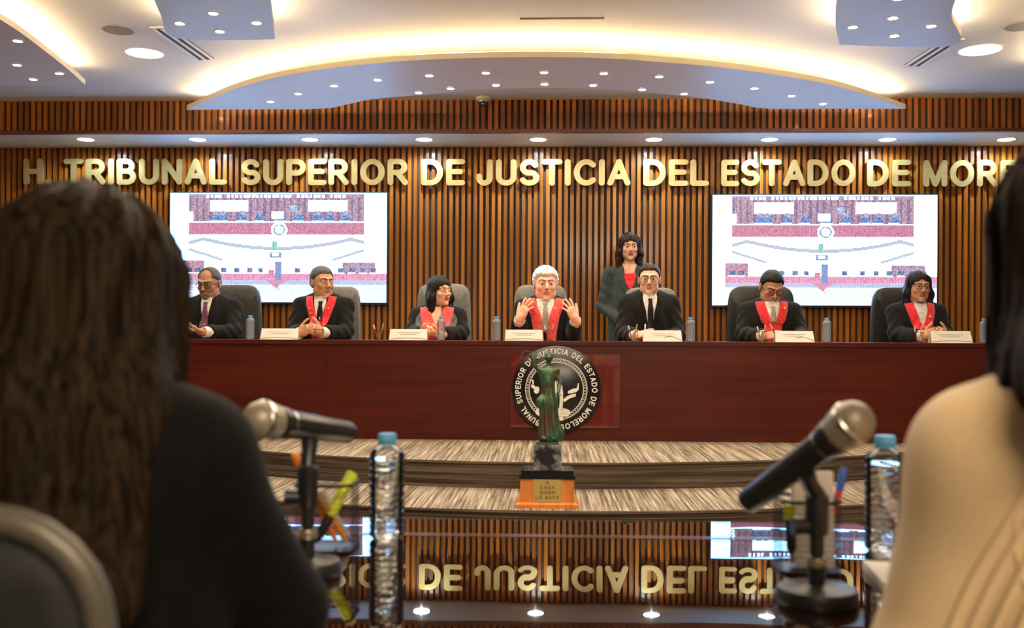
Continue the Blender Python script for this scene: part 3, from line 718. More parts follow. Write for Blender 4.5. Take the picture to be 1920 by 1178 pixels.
def surface(field, lo, hi, h, mg=None):
    """surface nets over the box lo..hi, evaluated only near the surface"""
    B = 8; lo = np.array(lo, float); hi = np.array(hi, float)
    nb = np.ceil((hi-lo)/(h*B)).astype(int); n = nb*B
    mg = mg or h*B*1.05
    cx = [lo[i]+(np.arange(nb[i])+.5)*h*B-.5*h for i in range(3)]
    Cc = np.stack(np.meshgrid(*cx, indexing='ij'), -1).reshape(-1, 3); dc = field.ev(Cc, mg)
    Vv = np.repeat(np.repeat(np.repeat(np.where(dc.reshape(nb) < 0, -1., 1.).astype(np.float32), B, 0), B, 1), B, 2)
    act = np.flatnonzero(np.abs(dc) < h*B*.95)
    if len(act) == 0: raise RuntimeError('empty field')
    off = np.stack(np.meshgrid(*[np.arange(B)]*3, indexing='ij'), -1).reshape(-1, 3)
    bi = np.stack(np.unravel_index(act, nb), -1)*B
    for c in range(0, len(bi), 600):
        I = (bi[c:c+600, None]+off[None]).reshape(-1, 3)
        Vv[I[:, 0], I[:, 1], I[:, 2]] = field.ev(lo+I*h, mg)
    ins = Vv < 0; s = np.zeros(tuple(n-1), np.uint8)
    for a in (0, 1):
        for b in (0, 1):
            for c in (0, 1): s += ins[a:n[0]-1+a, b:n[1]-1+b, c:n[2]-1+c]
    cell = np.stack(np.nonzero((s > 0) & (s < 8)), -1)
    idx = np.full(tuple(n-1), -1, np.int32); idx[cell[:, 0], cell[:, 1], cell[:, 2]] = np.arange(len(cell))
    acc = np.zeros((len(cell), 3)); cnt = np.zeros(len(cell))
    for ax in range(3):
        o1, o2 = [(1, 2), (0, 2), (0, 1)][ax]
        for a in (0, 1):
            for b in (0, 1):
                p = np.zeros(3, int); p[o1] = a; p[o2] = b; q = p.copy(); q[ax] = 1
                A = cell+p; Q = cell+q; va = Vv[A[:, 0], A[:, 1], A[:, 2]]; vb = Vv[Q[:, 0], Q[:, 1], Q[:, 2]]
                m = (va < 0) != (vb < 0); t = np.where(m, va/np.where(m, va-vb, 1), 0)
                P = np.repeat(p[None].astype(float), len(cell), 0); P[:, ax] = t
                acc += P*m[:, None]; cnt += m
    V = lo+(cell+acc/cnt[:, None])*h
    F = []
    for ax in range(3):
        sl = [slice(1, n[i]-1) for i in range(3)]; a = ins[tuple(sl)]; sl2 = list(sl); sl2[ax] = slice(2, n[ax]); b = ins[tuple(sl2)]
        m = np.stack(np.nonzero(a != b), -1)+1; flip = ins[m[:, 0], m[:, 1], m[:, 2]]
        o1, o2 = (ax+1) % 3, (ax+2) % 3; q = []
        for da, db in ((0, 0), (-1, 0), (-1, -1), (0, -1)):
            c = m.copy(); c[:, o1] += da; c[:, o2] += db; q.append(idx[c[:, 0], c[:, 1], c[:, 2]])
        q = np.stack(q, -1); q[~flip] = q[~flip][:, ::-1]; F.append(q)
    F = np.concatenate(F); F = F[(F >= 0).all(1)]
    return V, F
def field_obj(name, field, lo, hi, h, m, parent=None, mi=None, relax=1):
    V, F = surface(field, lo, hi, h)
    for _ in range(relax):
        acc = np.zeros_like(V); c = np.zeros(len(V))
        for k in range(4):
            np.add.at(acc, F[:, k], V[F[:, (k+1) % 4]]); np.add.at(c, F[:, k], 1)
            np.add.at(acc, F[:, k], V[F[:, (k+3) % 4]]); np.add.at(c, F[:, k], 1)
        V = V*.5+.5*acc/np.maximum(c, 1)[:, None]
    # keep the main body and drop stray specks
    lab = np.arange(len(V))
    while True:
        old = lab.copy(); mn = lab[F].min(1)
        for k in range(4): np.minimum.at(lab, F[:, k], mn)
        lab = lab[lab]
        if (lab == old).all(): break
    big = np.bincount(lab).argmax(); F = F[lab[F[:, 0]] == big]; use = np.unique(F); remap = np.zeros(len(V), int); remap[use] = np.arange(len(use)); V = V[use]; F = remap[F]
    mm = mi(V[F].mean(1)) if mi else None
    return mesh_np(name, V, F, m, parent, True, mm)
def rotm(rx=0, ry=0, rz=0): return np.array(Matrix.Rotation(R(rz), 3, 'Z') @ Matrix.Rotation(R(rx), 3, 'X') @ Matrix.Rotation(R(ry), 3, 'Y'))

class Head:
    """local head frame: origin between the ears, face toward -Y"""
    def __init__(s, pos, rx=0, ry=0, rz=0, sc=1.0): s.o = np.array(pos, float); s.M = rotm(rx, ry, rz); s.sc = sc
    def w(s, p): return s.o+s.M@(np.array(p, float)*s.sc)
    def inv(s, X): return ((X-s.o)@s.M)/s.sc
    def ell(s, F, c, r, k=.012, op='u', rx=0, ry=0, rz=0): F.ell(s.w(c), np.array(r)*s.sc, k*s.sc, op, s.M@rotm(rx, ry, rz))
    def cone(s, F, a, b, ra, rb=None, k=.012, op='u'): F.cone(s.w(a), s.w(b), ra*s.sc, (ra if rb is None else rb)*s.sc, k*s.sc, op)
def head_shape(F, H, jaw=1.0, nose=1.0, full=0.0, fem=False):
    e = H.ell; c = H.cone
    e(F, (0, .014, .036), (.074, .092, .080), .01)
    e(F, (0, -.022, -.020), (.062+full, .064, .085), .03)
    e(F, (0, -.034, -.070), ((.044+full)*jaw, .048, .038), .025)
    e(F, (0, -.076, -.098), (.020*jaw, .014, .015), .02)
    for s in (-1, 1):
        e(F, (s*.046*jaw, -.010, -.062), (.018, .034, .024), .03)       # jaw corner
        e(F, (s*.038, -.064, -.022), (.022, .018, .020), .018)          # cheek
        c(F, (s*.012, -.090, .030), (s*.046, -.070, .030), .009, .009, .012)  # brow
        e(F, (s*.031, -.100, .008), (.020, .016, .013), .012, 's')      # socket
        e(F, (s*.031, -.0765, .007), (.0165, .0125, .0125), .003)       # lids
        e(F, (s*.012, -.096, -.030), (.0085, .010, .007), .006)         # nostril wing
        e(F, (s*.078, .012, -.004), (.010, .019, .032), .008, rz=s*22)  # ear
        e(F, (s*.088, .006, -.002), (.006, .010, .018), .005, 's', rz=s*22)
    c(F, (0, -.086, .018), (0, -.112*(.5+.5*nose), -.024), .0075, .0115*nose, .010)
    c(F, (-.018, -.087, -.0515), (.018, -.087, -.0515), .0052, None, .008); e(F, (0, -.094, -.0515), (.013, .006, .0050), .006)
    c(F, (-.014, -.085, -.0625), (.014, -.085, -.0625), .0058, None, .008); e(F, (0, -.092, -.0630), (.013, .0065, .0055), .006)
    e(F, (0, -.1005, -.0570), (.026, .006, .0013), .003, 's')
def lip_faces(H, V):
    q = H.inv(V); m = (np.abs(q[:, 0]) < .024-np.abs(q[:, 2]+.057)*.8) & (q[:, 2] < -.0455) & (q[:, 2] > -.0695) & (q[:, 1] < -.082)
    return m.astype(int)
M_eye = mat('eye_white', col=(.62, .58, .54), rough=.2); M_iris = mat('eye_dark', col=(.018, .010, .006), rough=.15)
def eyes(H, parent, look=(0, 0), closed=False):
    for s in (-1, 1):
        if closed: continue
        c = H.w((s*.031, -.0775, .006)); g = G(); g.sphere(c, .0122*H.sc, 16, 10)
        o = g.build('eye', M_eye, parent)
        d = H.M@V3(look[0], -1, look[1]); d /= np.linalg.norm(d)
        g = G(); g.lathe([(.0064*H.sc, .0108*H.sc), (.004*H.sc, .0128*H.sc), (.0003, .0134*H.sc)], 14, axis=d, o=c); g.build('iris', M_iris, o)
def eyebrows(H, F, parent, m, th=.0038, drop=0.0):
    for s in (-1, 1):
        pts = []; rr = []
        for t in np.linspace(0, 1, 8):
            x = s*(.012+.036*t); z = .0255+.008*sin(t*2.2)-drop*t; p0 = H.w((x, -.16, z)); d = H.M@V3(0, 1, 0)
            tt = 0.
            for _ in range(24):
                v = F.ev((p0+d*tt)[None], .2)[0]; tt += v*.8
                if v < .0004: break
            pts.append(p0+d*(tt-.0006)); rr.append(th*(1-.65*t)*H.sc)
        G().tube(pts, rr, 6).build('eyebrow', m, parent)
def glasses(H, parent, m, w=.026, h=.018, z=.004, thick=.0016):
    g = G(); y = -.102
    for s in (-1, 1):
        pts = []
        for k in range(20):
            t = 2*pi*k/20; cx = np.sign(cos(t))*abs(cos(t))**.6; sz = np.sign(sin(t))*abs(sin(t))**.6
            pts.append(H.w((s*(.034)+w*cx*.98, y+abs(s*.034+w*cx)**2*3.2, z+h*sz)))
        g.tube(pts, thick*H.sc, 6, closed=True)
        g.tube([H.w((s*.060, y+.014, z+.006)), H.w((s*.074, -.060, z+.006)), H.w((s*.082, .010, z+.006)), H.w((s*.083, .030, z-.012))], thick*.9*H.sc, 5)
    g.tube([H.w((-.009, y+.002, z+.004)), H.w((0, y-.004, z+.007)), H.w((.009, y+.002, z+.004))], thick*H.sc, 6)
    fr = g.build('eyeglasses', m, parent)
    g = G()
    for s in (-1, 1):
        ring = [H.w((s*.034+w*.93*np.sign(cos(t))*abs(cos(t))**.6, y+abs(s*.034+w*.93*cos(t))**2*3.2, z+h*.93*np.sign(sin(t))*abs(sin(t))**.6)) for t in np.linspace(0, 2*pi, 21)[:-1]]
        c = H.w((s*.034, y+.0035, z)); g.add([Vector(c)]+[Vector(p) for p in ring], [(0, i+1, (i+1) % 20+1) for i in range(20)])
    g.build('lens', M_glens, fr, fix=False)
M_glens = pet('spectacle_glass', (.96, .97, .97), .03)

def hand(F, wrist, d, n, t, curl=(20, 25, 15), spread=6, thumb=(.65, .75), s=1.0, tcurl=15):
    """palm + four fingers + thumb. d: finger direction, n: palm side normal, t: thumb side"""
    d = np.array(d, float); d /= np.linalg.norm(d); n = np.array(n, float); n -= d*(n@d); n /= np.linalg.norm(n)
    tt = np.cross(n, d); tt *= np.sign(tt@np.array(t, float)) or 1
    W = np.array(wrist, float); M = np.stack([tt, n, d], 1)
    F.ell(W+d*.048*s, (.041*s, .0155*s, .052*s), .012, rot=M)
    F.cone(W-d*.02*s, W+d*.02*s, .024*s, .026*s, .02)
    F.ell(W+d*.030*s+tt*.026*s+n*.004, (.018*s, .014*s, .030*s), .012, rot=M)
    offs = (.029, .010, -.0095, -.028); Ls = (.070, .078, .073, .056); ba = (.086, .092, .088, .078); rr = (.0088, .0090, .0086, .0076)
    for i in range(4):
        p = W+d*ba[i]*s*.94+tt*offs[i]*s; a0 = R(spread*(1.5-i)); dd = d*cos(a0)+tt*sin(a0); nn = n.copy()
        F.cone(W+d*.045*s+tt*offs[i]*.75*s, p, rr[i]*1.15*s, rr[i]*1.1*s, .008)
        cc = curl if not isinstance(curl[0], (tuple, list)) else curl[i]; r_ = rr[i]*s
        for f, ang in zip((.44, .31, .25), cc):
            q = R(ang); nd = dd*cos(q)+nn*sin(q); nn = nn*cos(q)-dd*sin(q); dd = nd
            e = p+dd*Ls[i]*f*s; F.cone(p, e, r_, r_*.93, .003); p = e; r_ *= .93
    p = W+d*.020*s+tt*.030*s; dd = tt*thumb[0]+d*thumb[1]+n*.25; dd /= np.linalg.norm(dd); r_ = .0115*s
    for L, a in ((.034, 0), (.032, tcurl), (.026, tcurl)):
        q = R(a); dd = dd*cos(q)+(n*.5+d*.6-tt*.4)*sin(q); dd /= np.linalg.norm(dd); e = p+dd*L*s; F.cone(p, e, r_, r_*.92, .005); p = e; r_ *= .92

def project(fields, pts2, y0=-.6, off=.004, dirn=(0, 1, 0)):
    """slide points (x,z) along dirn onto the surface; returns 3d points"""
    P = np.array([[x, y0, z] for x, z in pts2], float) if dirn == (0, 1, 0) else np.array(pts2, float)
    D = np.array(dirn, float); t = np.zeros(len(P))
    for _ in range(60):
        v = np.min([f.ev(P+D*t[:, None], .25) for f in fields], 0); t += np.clip(v*.7, -.02, .08)
    t = np.minimum(t, .62)
    return P+D*(t-off)[:, None]
def strip(name, fields, path, m, parent, off=.005, nu=7, thick=.003, n=26, label=None, ymin=-.178):
    """cloth band laid on a figure: path of (x, z, width) seen from the front"""
    path = np.array(path, float); s = np.linspace(0, len(path)-1, n); C = np.stack([np.interp(s, range(len(path)), path[:, i]) for i in range(3)], 1)
    pts = []
    for i in range(n):
        a = C[max(0, i-1)]; b = C[min(n-1, i+1)]; d = (b-a)[:2]; d = d/(np.linalg.norm(d)+1e-9); w = np.array([-d[1], d[0]])
        for k in range(nu): u = (k/(nu-1)-.5)*C[i, 2]; pts.append(C[i, :2]+w*u)
    P = project(fields, pts, off=off).reshape(n, nu, 3); P[:, :, 1] = np.maximum(P[:, :, 1], ymin)
    for _ in range(2): P[:, :, 1][1:-1] = (P[:, :, 1][:-2]+2*P[:, :, 1][1:-1]+P[:, :, 1][2:])/4
    return sheet(name, P, m, parent, thick)
def sheet(name, P, m, parent, thick=.003, outward=(0, -1, 0)):
    n, k, _ = P.shape; Q = P+np.array(outward)*-thick; V = np.concatenate([P.reshape(-1, 3), Q.reshape(-1, 3)]); N_ = n*k; f = []
    for i in range(n-1):
        for j in range(k-1):
            a = i*k+j; f.append((a, a+1, a+k+1, a+k)); f.append((N_+a, N_+a+k, N_+a+k+1, N_+a+1))
    for i in range(n-1):
        a = i*k; f.append((a, a+k, N_+a+k, N_+a)); a = i*k+k-1; f.append((a, N_+a, N_+a+k, a+k))
    for j in range(k-1):
        f.append((j, N_+j, N_+j+1, j+1)); a = (n-1)*k+j; f.append((a, a+1, N_+a+1, N_+a))
    import bmesh
    o = mesh_np(name, V, np.array(f), m, parent, True)
    bm = bmesh.new(); bm.from_mesh(o.data); bmesh.ops.recalc_face_normals(bm, faces=bm.faces); bm.to_mesh(o.data); bm.free(); return o

# skins, cloth and hair
def skin(name, c):
    c = tuple(x*1.18 for x in c)
    m = mat(name, rough=.5, sss=.06); c2 = tuple(min(1, x*1.12) for x in c); noise_col(m, (30, 30, 30), tuple(x*.9 for x in c), c2); return m
S_tan = skin('skin_tan', (.50, .25, .135)); S_brown = skin('skin_brown', (.40, .19, .10)); S_light = skin('skin_light', (.66, .36, .22)); S_pink = skin('skin_rosy', (.70, .34, .21))
L_dark = mat('lips', col=(.46, .19, .135), rough=.45); L_red = mat('lips_red', col=(.45, .06, .06), rough=.4)
def cloth(name, c, rough=.85, sheen=.06, sc=60):
    m = mat(name, rough=rough, sheen=sheen, spec=.12); noise_col(m, (sc, sc, sc), tuple(x*.8 for x in c), tuple(x*1.2 for x in c), bump=.25, bdist=.001); return m
C_robe = cloth('robe_black', (.011, .0105, .010)); C_red = cloth('stole_red', (.72, .030, .035), sheen=.5); C_coral = cloth('stole_coral', (.80, .085, .080), sheen=.5)
C_shirt = cloth('shirt_white', (.74, .70, .62), sheen=.1); C_black = cloth('tie_black', (.010, .010, .012), .5); C_purple = cloth('tie_purple', (.16, .06, .11), .5)
C_grey = cloth('suit_grey', (.045, .055, .052)); C_seal = cloth('lapel_grey', (.10, .10, .095))
M_check = mat('tie_check', rough=.5); _t, _bb = nt(M_check); _ck = N(_t, 'ShaderNodeTexChecker'); _ck.inputs['Scale'].default_value = 120
_ck.inputs[1].default_value = (.55, .48, .38, 1); _ck.inputs[2].default_value = (.05, .05, .05, 1); _tc = N(_t, 'ShaderNodeTexCoord'); _t.links.new(_tc.outputs['Object'], _ck.inputs[0]); _t.links.new(_ck.outputs[0], _bb.inputs['Base Color'])
def hairmat(name, c1, c2, rough=.42, sc=(260, 260, 14), spec=.16):
    m = mat(name, rough=rough, spec=spec); noise_col(m, sc, c1, c2, bump=.6, bdist=.002); return m
H_black = hairmat('hair_black', (.006, .005, .005), (.022, .018, .016)); H_brown = hairmat('hair_dark_brown', (.014, .008, .005), (.045, .025, .014))
H_white = hairmat('hair_white', (.62, .60, .56), (.88, .86, .82), .6); H_grey = hairmat('hair_greying', (.03, .028, .026), (.16, .15, .14), .55)
H_beard = hairmat('beard_grey', (.08, .06, .05), (.24, .20, .17), .7, (200, 200, 60))
H_red = hairmat('hair_reddish_black', (.010, .006, .006), (.050, .016, .012))
# ---------------------------------------------------------------- hair shapes in the head frame
def hair_cap(H, thick=.012, front=.062, side=.004, nape=-.060, part=None, rip=.0016, freq=46):
    """short hair: the skull thickened, cut along a hair line"""
    F = Field(); H.ell(F, (0, .015, .038), (.074+thick, .092+thick, .080+thick), .01)
    H.ell(F, (0, .050, -.020), (.062+thick*.6, .050+thick*.5, .060), .03)
    ys = [-.12, -.085, -.06, -.035, -.012, .012, .04, .11]; zs = [front+.01, front, front-.004, front-.018, side, side-.012, nape+.02, nape]
    def cut(p):
        q = H.inv(p); return (np.interp(q[:, 1], ys, zs)+np.clip(1-np.abs(np.abs(q[:, 0])-.046)/.02, 0, 1)*np.clip((-.045-q[:, 1])*30, 0, 1)*.014-q[:, 2])*.8*H.sc
    F.fn(cut, .003, 'cut', H.o, .3)
    F.fn(lambda p: thick*H.sc*1.05*(1-np.clip(-cut(p)/(.8*H.sc)/.030, 0, 1))**1.5, 0, 'disp', H.o, .3)
    F.fn(lambda p: (lambda q: rip*np.sin(np.arctan2(q[:, 0], q[:, 2]+.02)*freq+q[:, 1]*60)*np.clip((q[:, 2]+.1)*8, 0, 1))(H.inv(p)), 0, 'disp', H.o, .3)
    # carve the inside so that only a shell stays over the skull
    H.ell(F, (0, .012, .032), (.070, .088, .076), .003, 's')
    return F
def hair_long(H, length=.20, width=.030, spread=.02, front=.058, thick=.014, back=True, fring=0, wave=.004):
    F = Field(); e = H.ell; c = H.cone
    e(F, (0, .016, .040), (.074+thick, .092+thick, .080+thick), .01)
    for s in (-1, 1):
        c(F, (s*.070, -.004, .060), (s*(.088), -.002, -.050), .022, width, .03)
        c(F, (s*.088, -.002, -.050), (s*(.088+spread), .000, -length), width, width*.75, .03)
        c(F, (s*.060, .050, -.02), (s*(.070+spread*.6), .045, -length*.95), .040, .034, .03)
    if back: c(F, (0, .070, .0), (0, .072, -length*.95), .045, .045, .04)
    # open the face
    def face(p):
        q = H.inv(p); x = np.abs(q[:, 0]); w = np.interp(q[:, 2], [-.12, -.05, .0, .025, front-.014, front, front+.010], [.058, .061, .058, .050, .036, .014, .0])
        return np.maximum(np.maximum(x-w, q[:, 2]-front-.008), q[:, 1]+.028)*H.sc
    F.fn(face, .010, 's', H.o, .35)
    F.cone(H.w((0, .0, -.06)), H.w((0, .03, -.25)), .052*H.sc, .05*H.sc, .01, 's')
    F.fn(lambda p: (lambda q: wave*(.6*np.sin(np.arctan2(q[:, 0], q[:, 1]+.0001)*19+q[:, 2]*34)+.45*np.sin(q[:, 2]*60+q[:, 0]*70)*np.clip(-q[:, 2]*12+.3, 0, 1)))(H.inv(p)), 0, 'disp', H.o, .5)
    return F

# ---------------------------------------------------------------- seated figure
def bounds(c, r): return [c[i]-r[i] for i in range(3)], [c[i]+r[i] for i in range(3)]
def office_chair(x, y, z, top, w, m, label, rz=0, group='high-backed office chairs behind the bench'):
    root = empty('office_chair', (x, y, z), rz, label, 'chair', group)
    t = top-z; g = G(); rr = []
    bh = .62; zc = t-bh/2; outline = []
    n = 40
    ys = []
    for k in range(n):
        a = 2*pi*k/n; cx = np.sign(cos(a))*abs(cos(a))**.35*w/2; cz = np.sign(sin(a))*abs(sin(a))**.35*bh/2
        cx *= 1-.10*(cz/bh+.5)*-1 if False else 1+.06*(.5-(cz/bh+.5)); outline.append((cx, cz))
    for dy, s in ((-.045, .90), (-.055, .80), (-.035, 1.0), (.0, 1.0), (.02, .94)):
        pass
    for dy, s in ((.022, .001), (.022, .90), (.008, 1.0), (-.028, 1.0), (-.046, .93), (-.052, .6), (-.050, .001)):
        rr.append([Vector((px*s, dy+.05*(px*s/w*2)**2*-.6-.05*((pz*s)/bh), zc+pz*s)) for px, pz in outline])
    g.rings(rr); g.build('backrest', m, root)
    g = G(); rbox(g, (0, -.22, .375), (.46, .46, .09), .05, axis='z'); g.build('seat', m, root)
    for s in (-1, 1):
        g = G(); g.tube([(s*.25, -.05, .46), (s*.27, -.06, .60), (s*.27, -.10, .655), (s*.27, -.30, .655)], .016, 8); g.build('armrest', M_black, root)
    G().cone((0, -.2, .10), (0, -.2, .34), .028).build('gas_column', M_dark, root)
    G().tube([(0, -.06, .34), (0, .03, .37), (0, .045, t-bh+.1)], .02, 8).build('back_bracket', M_black, root)
    for k in range(5):
        a = 2*pi*k/5+.3; q = Vector((cos(a), sin(a), 0)); b = G().tube([Vector((0, -.2, .10)), Vector((0, -.2, .085))+q*.27], [.022, .014], 8).build('base_leg', M_black, root)
        G().cone(Vector((-.012*q.y, -.2+.012*q.x, .028))+q*.27, Vector((.012*q.y, -.2-.012*q.x, .028))+q*.27, .0275, None, 14).build('caster', M_black, b)
    return root
def seated(label, px, py_top, Y, head=(0, 0, 0), skin_m=S_tan, lips=L_dark, hx=0.0, lean=0.0, arms=None, hands=None, hh=1.0, shw=.20, jaw=1.0, full=0.0, nose=1.0,
           robe=C_robe, hres=.0036, slump=0.0, cuffs=True, look=(0, 0), closed=False, gender=0):
    """a person sitting behind the bench, face toward the hall. px: column of the head, py_top: top of the head."""
    shw -= .015; arms = [(V3(a[0][0]*.80, *a[0][1:]), a[1]) for a in arms]; top = atY(px, py_top, Y).z; X = atY(px, py_top, Y).x
    H0 = top-DZ-.118*hh; hx_ = hx
    Hd = Head((hx_, -.03-lean, H0), head[0], head[1], head[2], hh)
    sz = H0-(.134 if gender else .123)     # shoulder line
    body = Field()
    nk = np.array((hx_*.4, .01-lean*.6, sz+.02))
    body.cone(nk, Hd.w((0, .018, -.045)), .058, .050, .02)
    body.cone((0, .03, .55), (0, .015-lean*.5, sz-.12), .14, .15, .05, sc=(1, .68, 1))
    for s in (-1, 1):
        body.cone((0, .015-lean*.5, sz-.02), (s*(shw-.035), .02-lean*.5, sz-.035), .060, .050, .04)
        el, wr = arms[0 if s < 0 else 1]
        sh = V3(s*(shw-.02), .015-lean*.5, sz-.045)
        body.cone(sh, el, .046, .038, .02); body.cone(el, wr, .038, .025, .015)
        body.cone((s*.09, .03, .53), (s*.12, -.40, .53), .085, .06, .04); body.cone((s*.12, -.40, .53), (s*.12, -.38, .10), .055, .04, .02)
        body.ell((s*.12, -.43, .045), (.045, .11, .04), .02)
    head_shape(body, Hd, jaw, nose, full)
    for s, hd in zip((-1, 1), hands):
        el, wr = arms[0 if s < 0 else 1]
        if hd: hand(body, wr, **hd)
    V, Fq = surface(body, (-.42, -.62, -.02), (.42, .24, top-DZ+.03), hres)
    mi = lip_faces(Hd, V[Fq].mean(1))
    root = mesh_np('person', V, Fq, [skin_m, lips], None, True, mi)
    root.location = (X-hx_, Y, DZ); props(root, label, 'person', 'people seated behind the bench')
    eyes(Hd, root, look, closed)
    # robe
    rb = Field(); rnk = V3(hx_*.3, .020-lean*.6, sz+.0)
    rb.cone((0, .03, .50), (0, .012-lean*.5, sz-.13), .185, .185, .05, sc=(1, .72, 1))
    rb.cone(rnk+V3(0, .006, -.03), rnk+V3(0, .012, .004), .084, .068, .03)
    for s in (-1, 1):
        sh = V3(s*(shw-.020), .018-lean*.5, sz-.050)
        rb.cone((0, .022-lean*.5, sz-.030), sh, .072, .056, .05)
        el, wr = map(np.array, arms[0 if s < 0 else 1]); ea = el+.76*(wr-el)
        rb.cone(sh, el, .057, .057, .03); rb.cone(el, ea, .056, .055, .02)
        u = (wr-el)/np.linalg.norm(wr-el)
        rb.cone(ea+u*.03, ea+u*.14, .040, .050, .010, 's')
        rb.cone((s*.09, .03, .52), (s*.13, -.40, .52), .115, .10, .05); rb.cone((s*.13, -.40, .52), (s*.13, -.38, .14), .095, .12, .05)
    def folds(p):
        x, y, z = p.T; a = np.abs(x)
        f = .0042*np.sin(x*55+z*9+np.sin(z*14)*1.2)*np.clip((sz-.02-z)*7, 0, 1)
        f += .0050*np.sin(z*62+a*70+y*40)*np.clip((a-.15)*14, 0, 1)*np.clip((sz-z)*7, 0, 1)
        return f
    rb.fn(folds, 0, 'disp', (0, 0, .6), 8.5)
    rb.cone(nk+V3(0, .0, .0), nk+V3(0, -.012, .12), .057, .062, .01, 's')
    field_obj('robe', rb, (-.46, -.60, .04), (.46, .26, sz+.10), .0085, robe, root)
    root['_'] = 0; del root['_']
    if cuffs:
        for s in (-1, 1):
            if not hands[0 if s < 0 else 1]: continue
            el, wr = map(np.array, arms[0 if s < 0 else 1]); u = (wr-el)/np.linalg.norm(wr-el); c0 = el+.70*(wr-el); L = np.linalg.norm(wr-c0)+.006
            G().lathe([(.045, 0), (.043, L*.5), (.040, L), (.036, L+.001), (.030, L*.8)], 22, axis=u, o=c0, cap=False).build('shirt_cuff', C_shirt, root)
    return root, body, rb, Hd, sz
def collar(root, Hd, nk, sz, m=C_shirt, r=.064, h=.046, open_=34):
    """shirt collar: a band round the neck with two points in front"""
    P = []
    n = 34
    for i in range(n):
        a = R(-90+open_/2)+2*pi*(1-open_/360)*i/(n-1)*1.0; f = abs(i/(n-1)-.5)*2
        row = []
        for k in range(4):
            t = k/3; rad = r*(1.0+.22*t*f+.06*t); z = nk[2]+h*(1-t)-.034*t*f**3-.004
            row.append((nk[0]+rad*cos(a), nk[1]-.006*f+rad*sin(a)*.96-.012*t*f, z))
        P.append(row)
    P = np.array(P); c = V3(nk[0], nk[1], nk[2]); 
    return sheet('shirt_collar', P, m, root, .0)
def neck_V(root, F, sz, m=C_shirt, w=.085, top=.015, bot=-.20, off=.003, cx=0.0, name='shirt_front'):
    """the triangle of shirt seen between the robe edges"""
    path = [(cx, sz+top, w), (cx, sz-.05, w*.86), (cx, sz-.12, w*.55), (cx, sz+bot, w*.10)]
    return strip(name, F, path, m, root, off=off, nu=9)
def stole(root, F, sz, m, w=.062, x0=.090, z0=.018, meet=-.235, cx=0.0, end=-.36, wide=1.0, gap=.0):
    for s in (-1, 1):
        path = [(cx+s*x0, sz+z0, w*.92), (cx+s*(x0*.90), sz-.04, w), (cx+s*(x0*.62), sz-.12, w*wide), (cx+s*(w*.52+gap), sz+meet+.03, w*wide), (cx+s*(w*.46+gap), sz+meet-.03, w*.95*wide), (cx+s*(w*.46+gap), sz+end, w*.9*wide)]
        strip('stole_band', F, path, m, root, off=.008, nu=8, thick=.005)
def tie(root, F, sz, m, cx=0.0, L=.24, knot=.0):
    strip('necktie', F, [(cx, sz-.022+knot, .034), (cx, sz-.050+knot, .026), (cx, sz-.11+knot, .042), (cx, sz-L, .052)], m, root, off=.013, nu=5, thick=.006)
def badge(root, F, x, z, m, r=.010, name='robe_badge'):
    p = project(F, [(x, z)], off=.016)[0]; G().lathe([(r, 0), (r, .003), (r*.5, .005)], 14, axis=(0, -1, 0), o=p).build(name, m, root)
def lapel(root, F, sz, m, x=.075, w=.028, L=.40):
    for s in (-1, 1): strip('robe_facing', F, [(s*.062, sz+.02, w), (s*x, sz-.08, w), (s*x*.80, sz-.22, w*1.1), (s*x*.55, sz-L, w*1.1)], m, root, off=.004, nu=4, thick=.003)
zt = ZB-DZ      # bench top in the figures' own frame
YP = 7.60
rest = dict(curl=(28, 35, 20), spread=3)

# 1 -- bearded man reading his phone
arms = [((-.26, -.08, zt+.055), (-.130, -.34, zt+.040)), ((.27, -.10, zt+.055), (.075, -.36, zt+.050))]
hd = [dict(d=(.9, -.3, .22), n=(0, -.2, 1), t=(0, -1, 0), curl=(25, 30, 20)), dict(d=(-.95, -.25, .10), n=(0, .2, 1), t=(0, -.4, .9), curl=(25, 35, 25))]
p1, b1, r1, h1, s1 = seated('bearded balding man in a black robe and purple tie looking down at his phone', 395, 503, YP, (14, 0, -8), S_brown, arms=arms, hands=hd, hh=1.03, shw=.21, full=.004)
F = hair_cap(h1, .008, .052, .018, -.058, rip=.0008)
h1.ell(F, (0, -.075, .078), (.050, .060, .045), .02, 's')
field_obj('hair', F, h1.o-.16, h1.o+.17, .0045, H_grey, p1); eyebrows(h1, b1, p1, H_grey)
F = Field(); h1.ell(F, (0, -.036, -.078), (.046, .054, .034), .01); h1.ell(F, (0, -.083, -.088), (.024, .016, .022), .012); h1.cone(F, (-.028, -.080, -.044), (.028, -.080, -.044), .010, None, .008); h1.ell(F, (0, -.102, -.057), (.022, .010, .007), .005, 's')
F.fn(lambda p: (lambda q: q[:, 2]+.042)(h1.inv(p)), .004, 'cut', h1.o, .3)
field_obj('beard', F, h1.o-.15, h1.o+.12, .0045, H_beard, p1)
glasses(h1, p1, M_black, thick=.0022); nkc = V3(0, .004, s1+.030); collar(p1, h1, nkc, s1)
neck_V(p1, [r1, b1], s1); tie(p1, [r1, b1], s1, C_purple, L=.22); lapel(p1, [r1], s1, C_robe)
ph = empty('smartphone', (p1.location.x-.045, YP-.40, ZB+.070), R(12), 'dark smartphone held in both hands by the bearded man', 'phone')
G().box((0, 0, 0), (.150, .009, .074), Matrix.Rotation(R(-35), 3, 'X')).build('case', M_black, ph, smooth=False)
G().box((0, .0042, .0030), (.140, .0012, .068), Matrix.Rotation(R(-35), 3, 'X')).build('display', mat('phone_glass', col=(.05, .055, .06), rough=.08), ph, smooth=False)

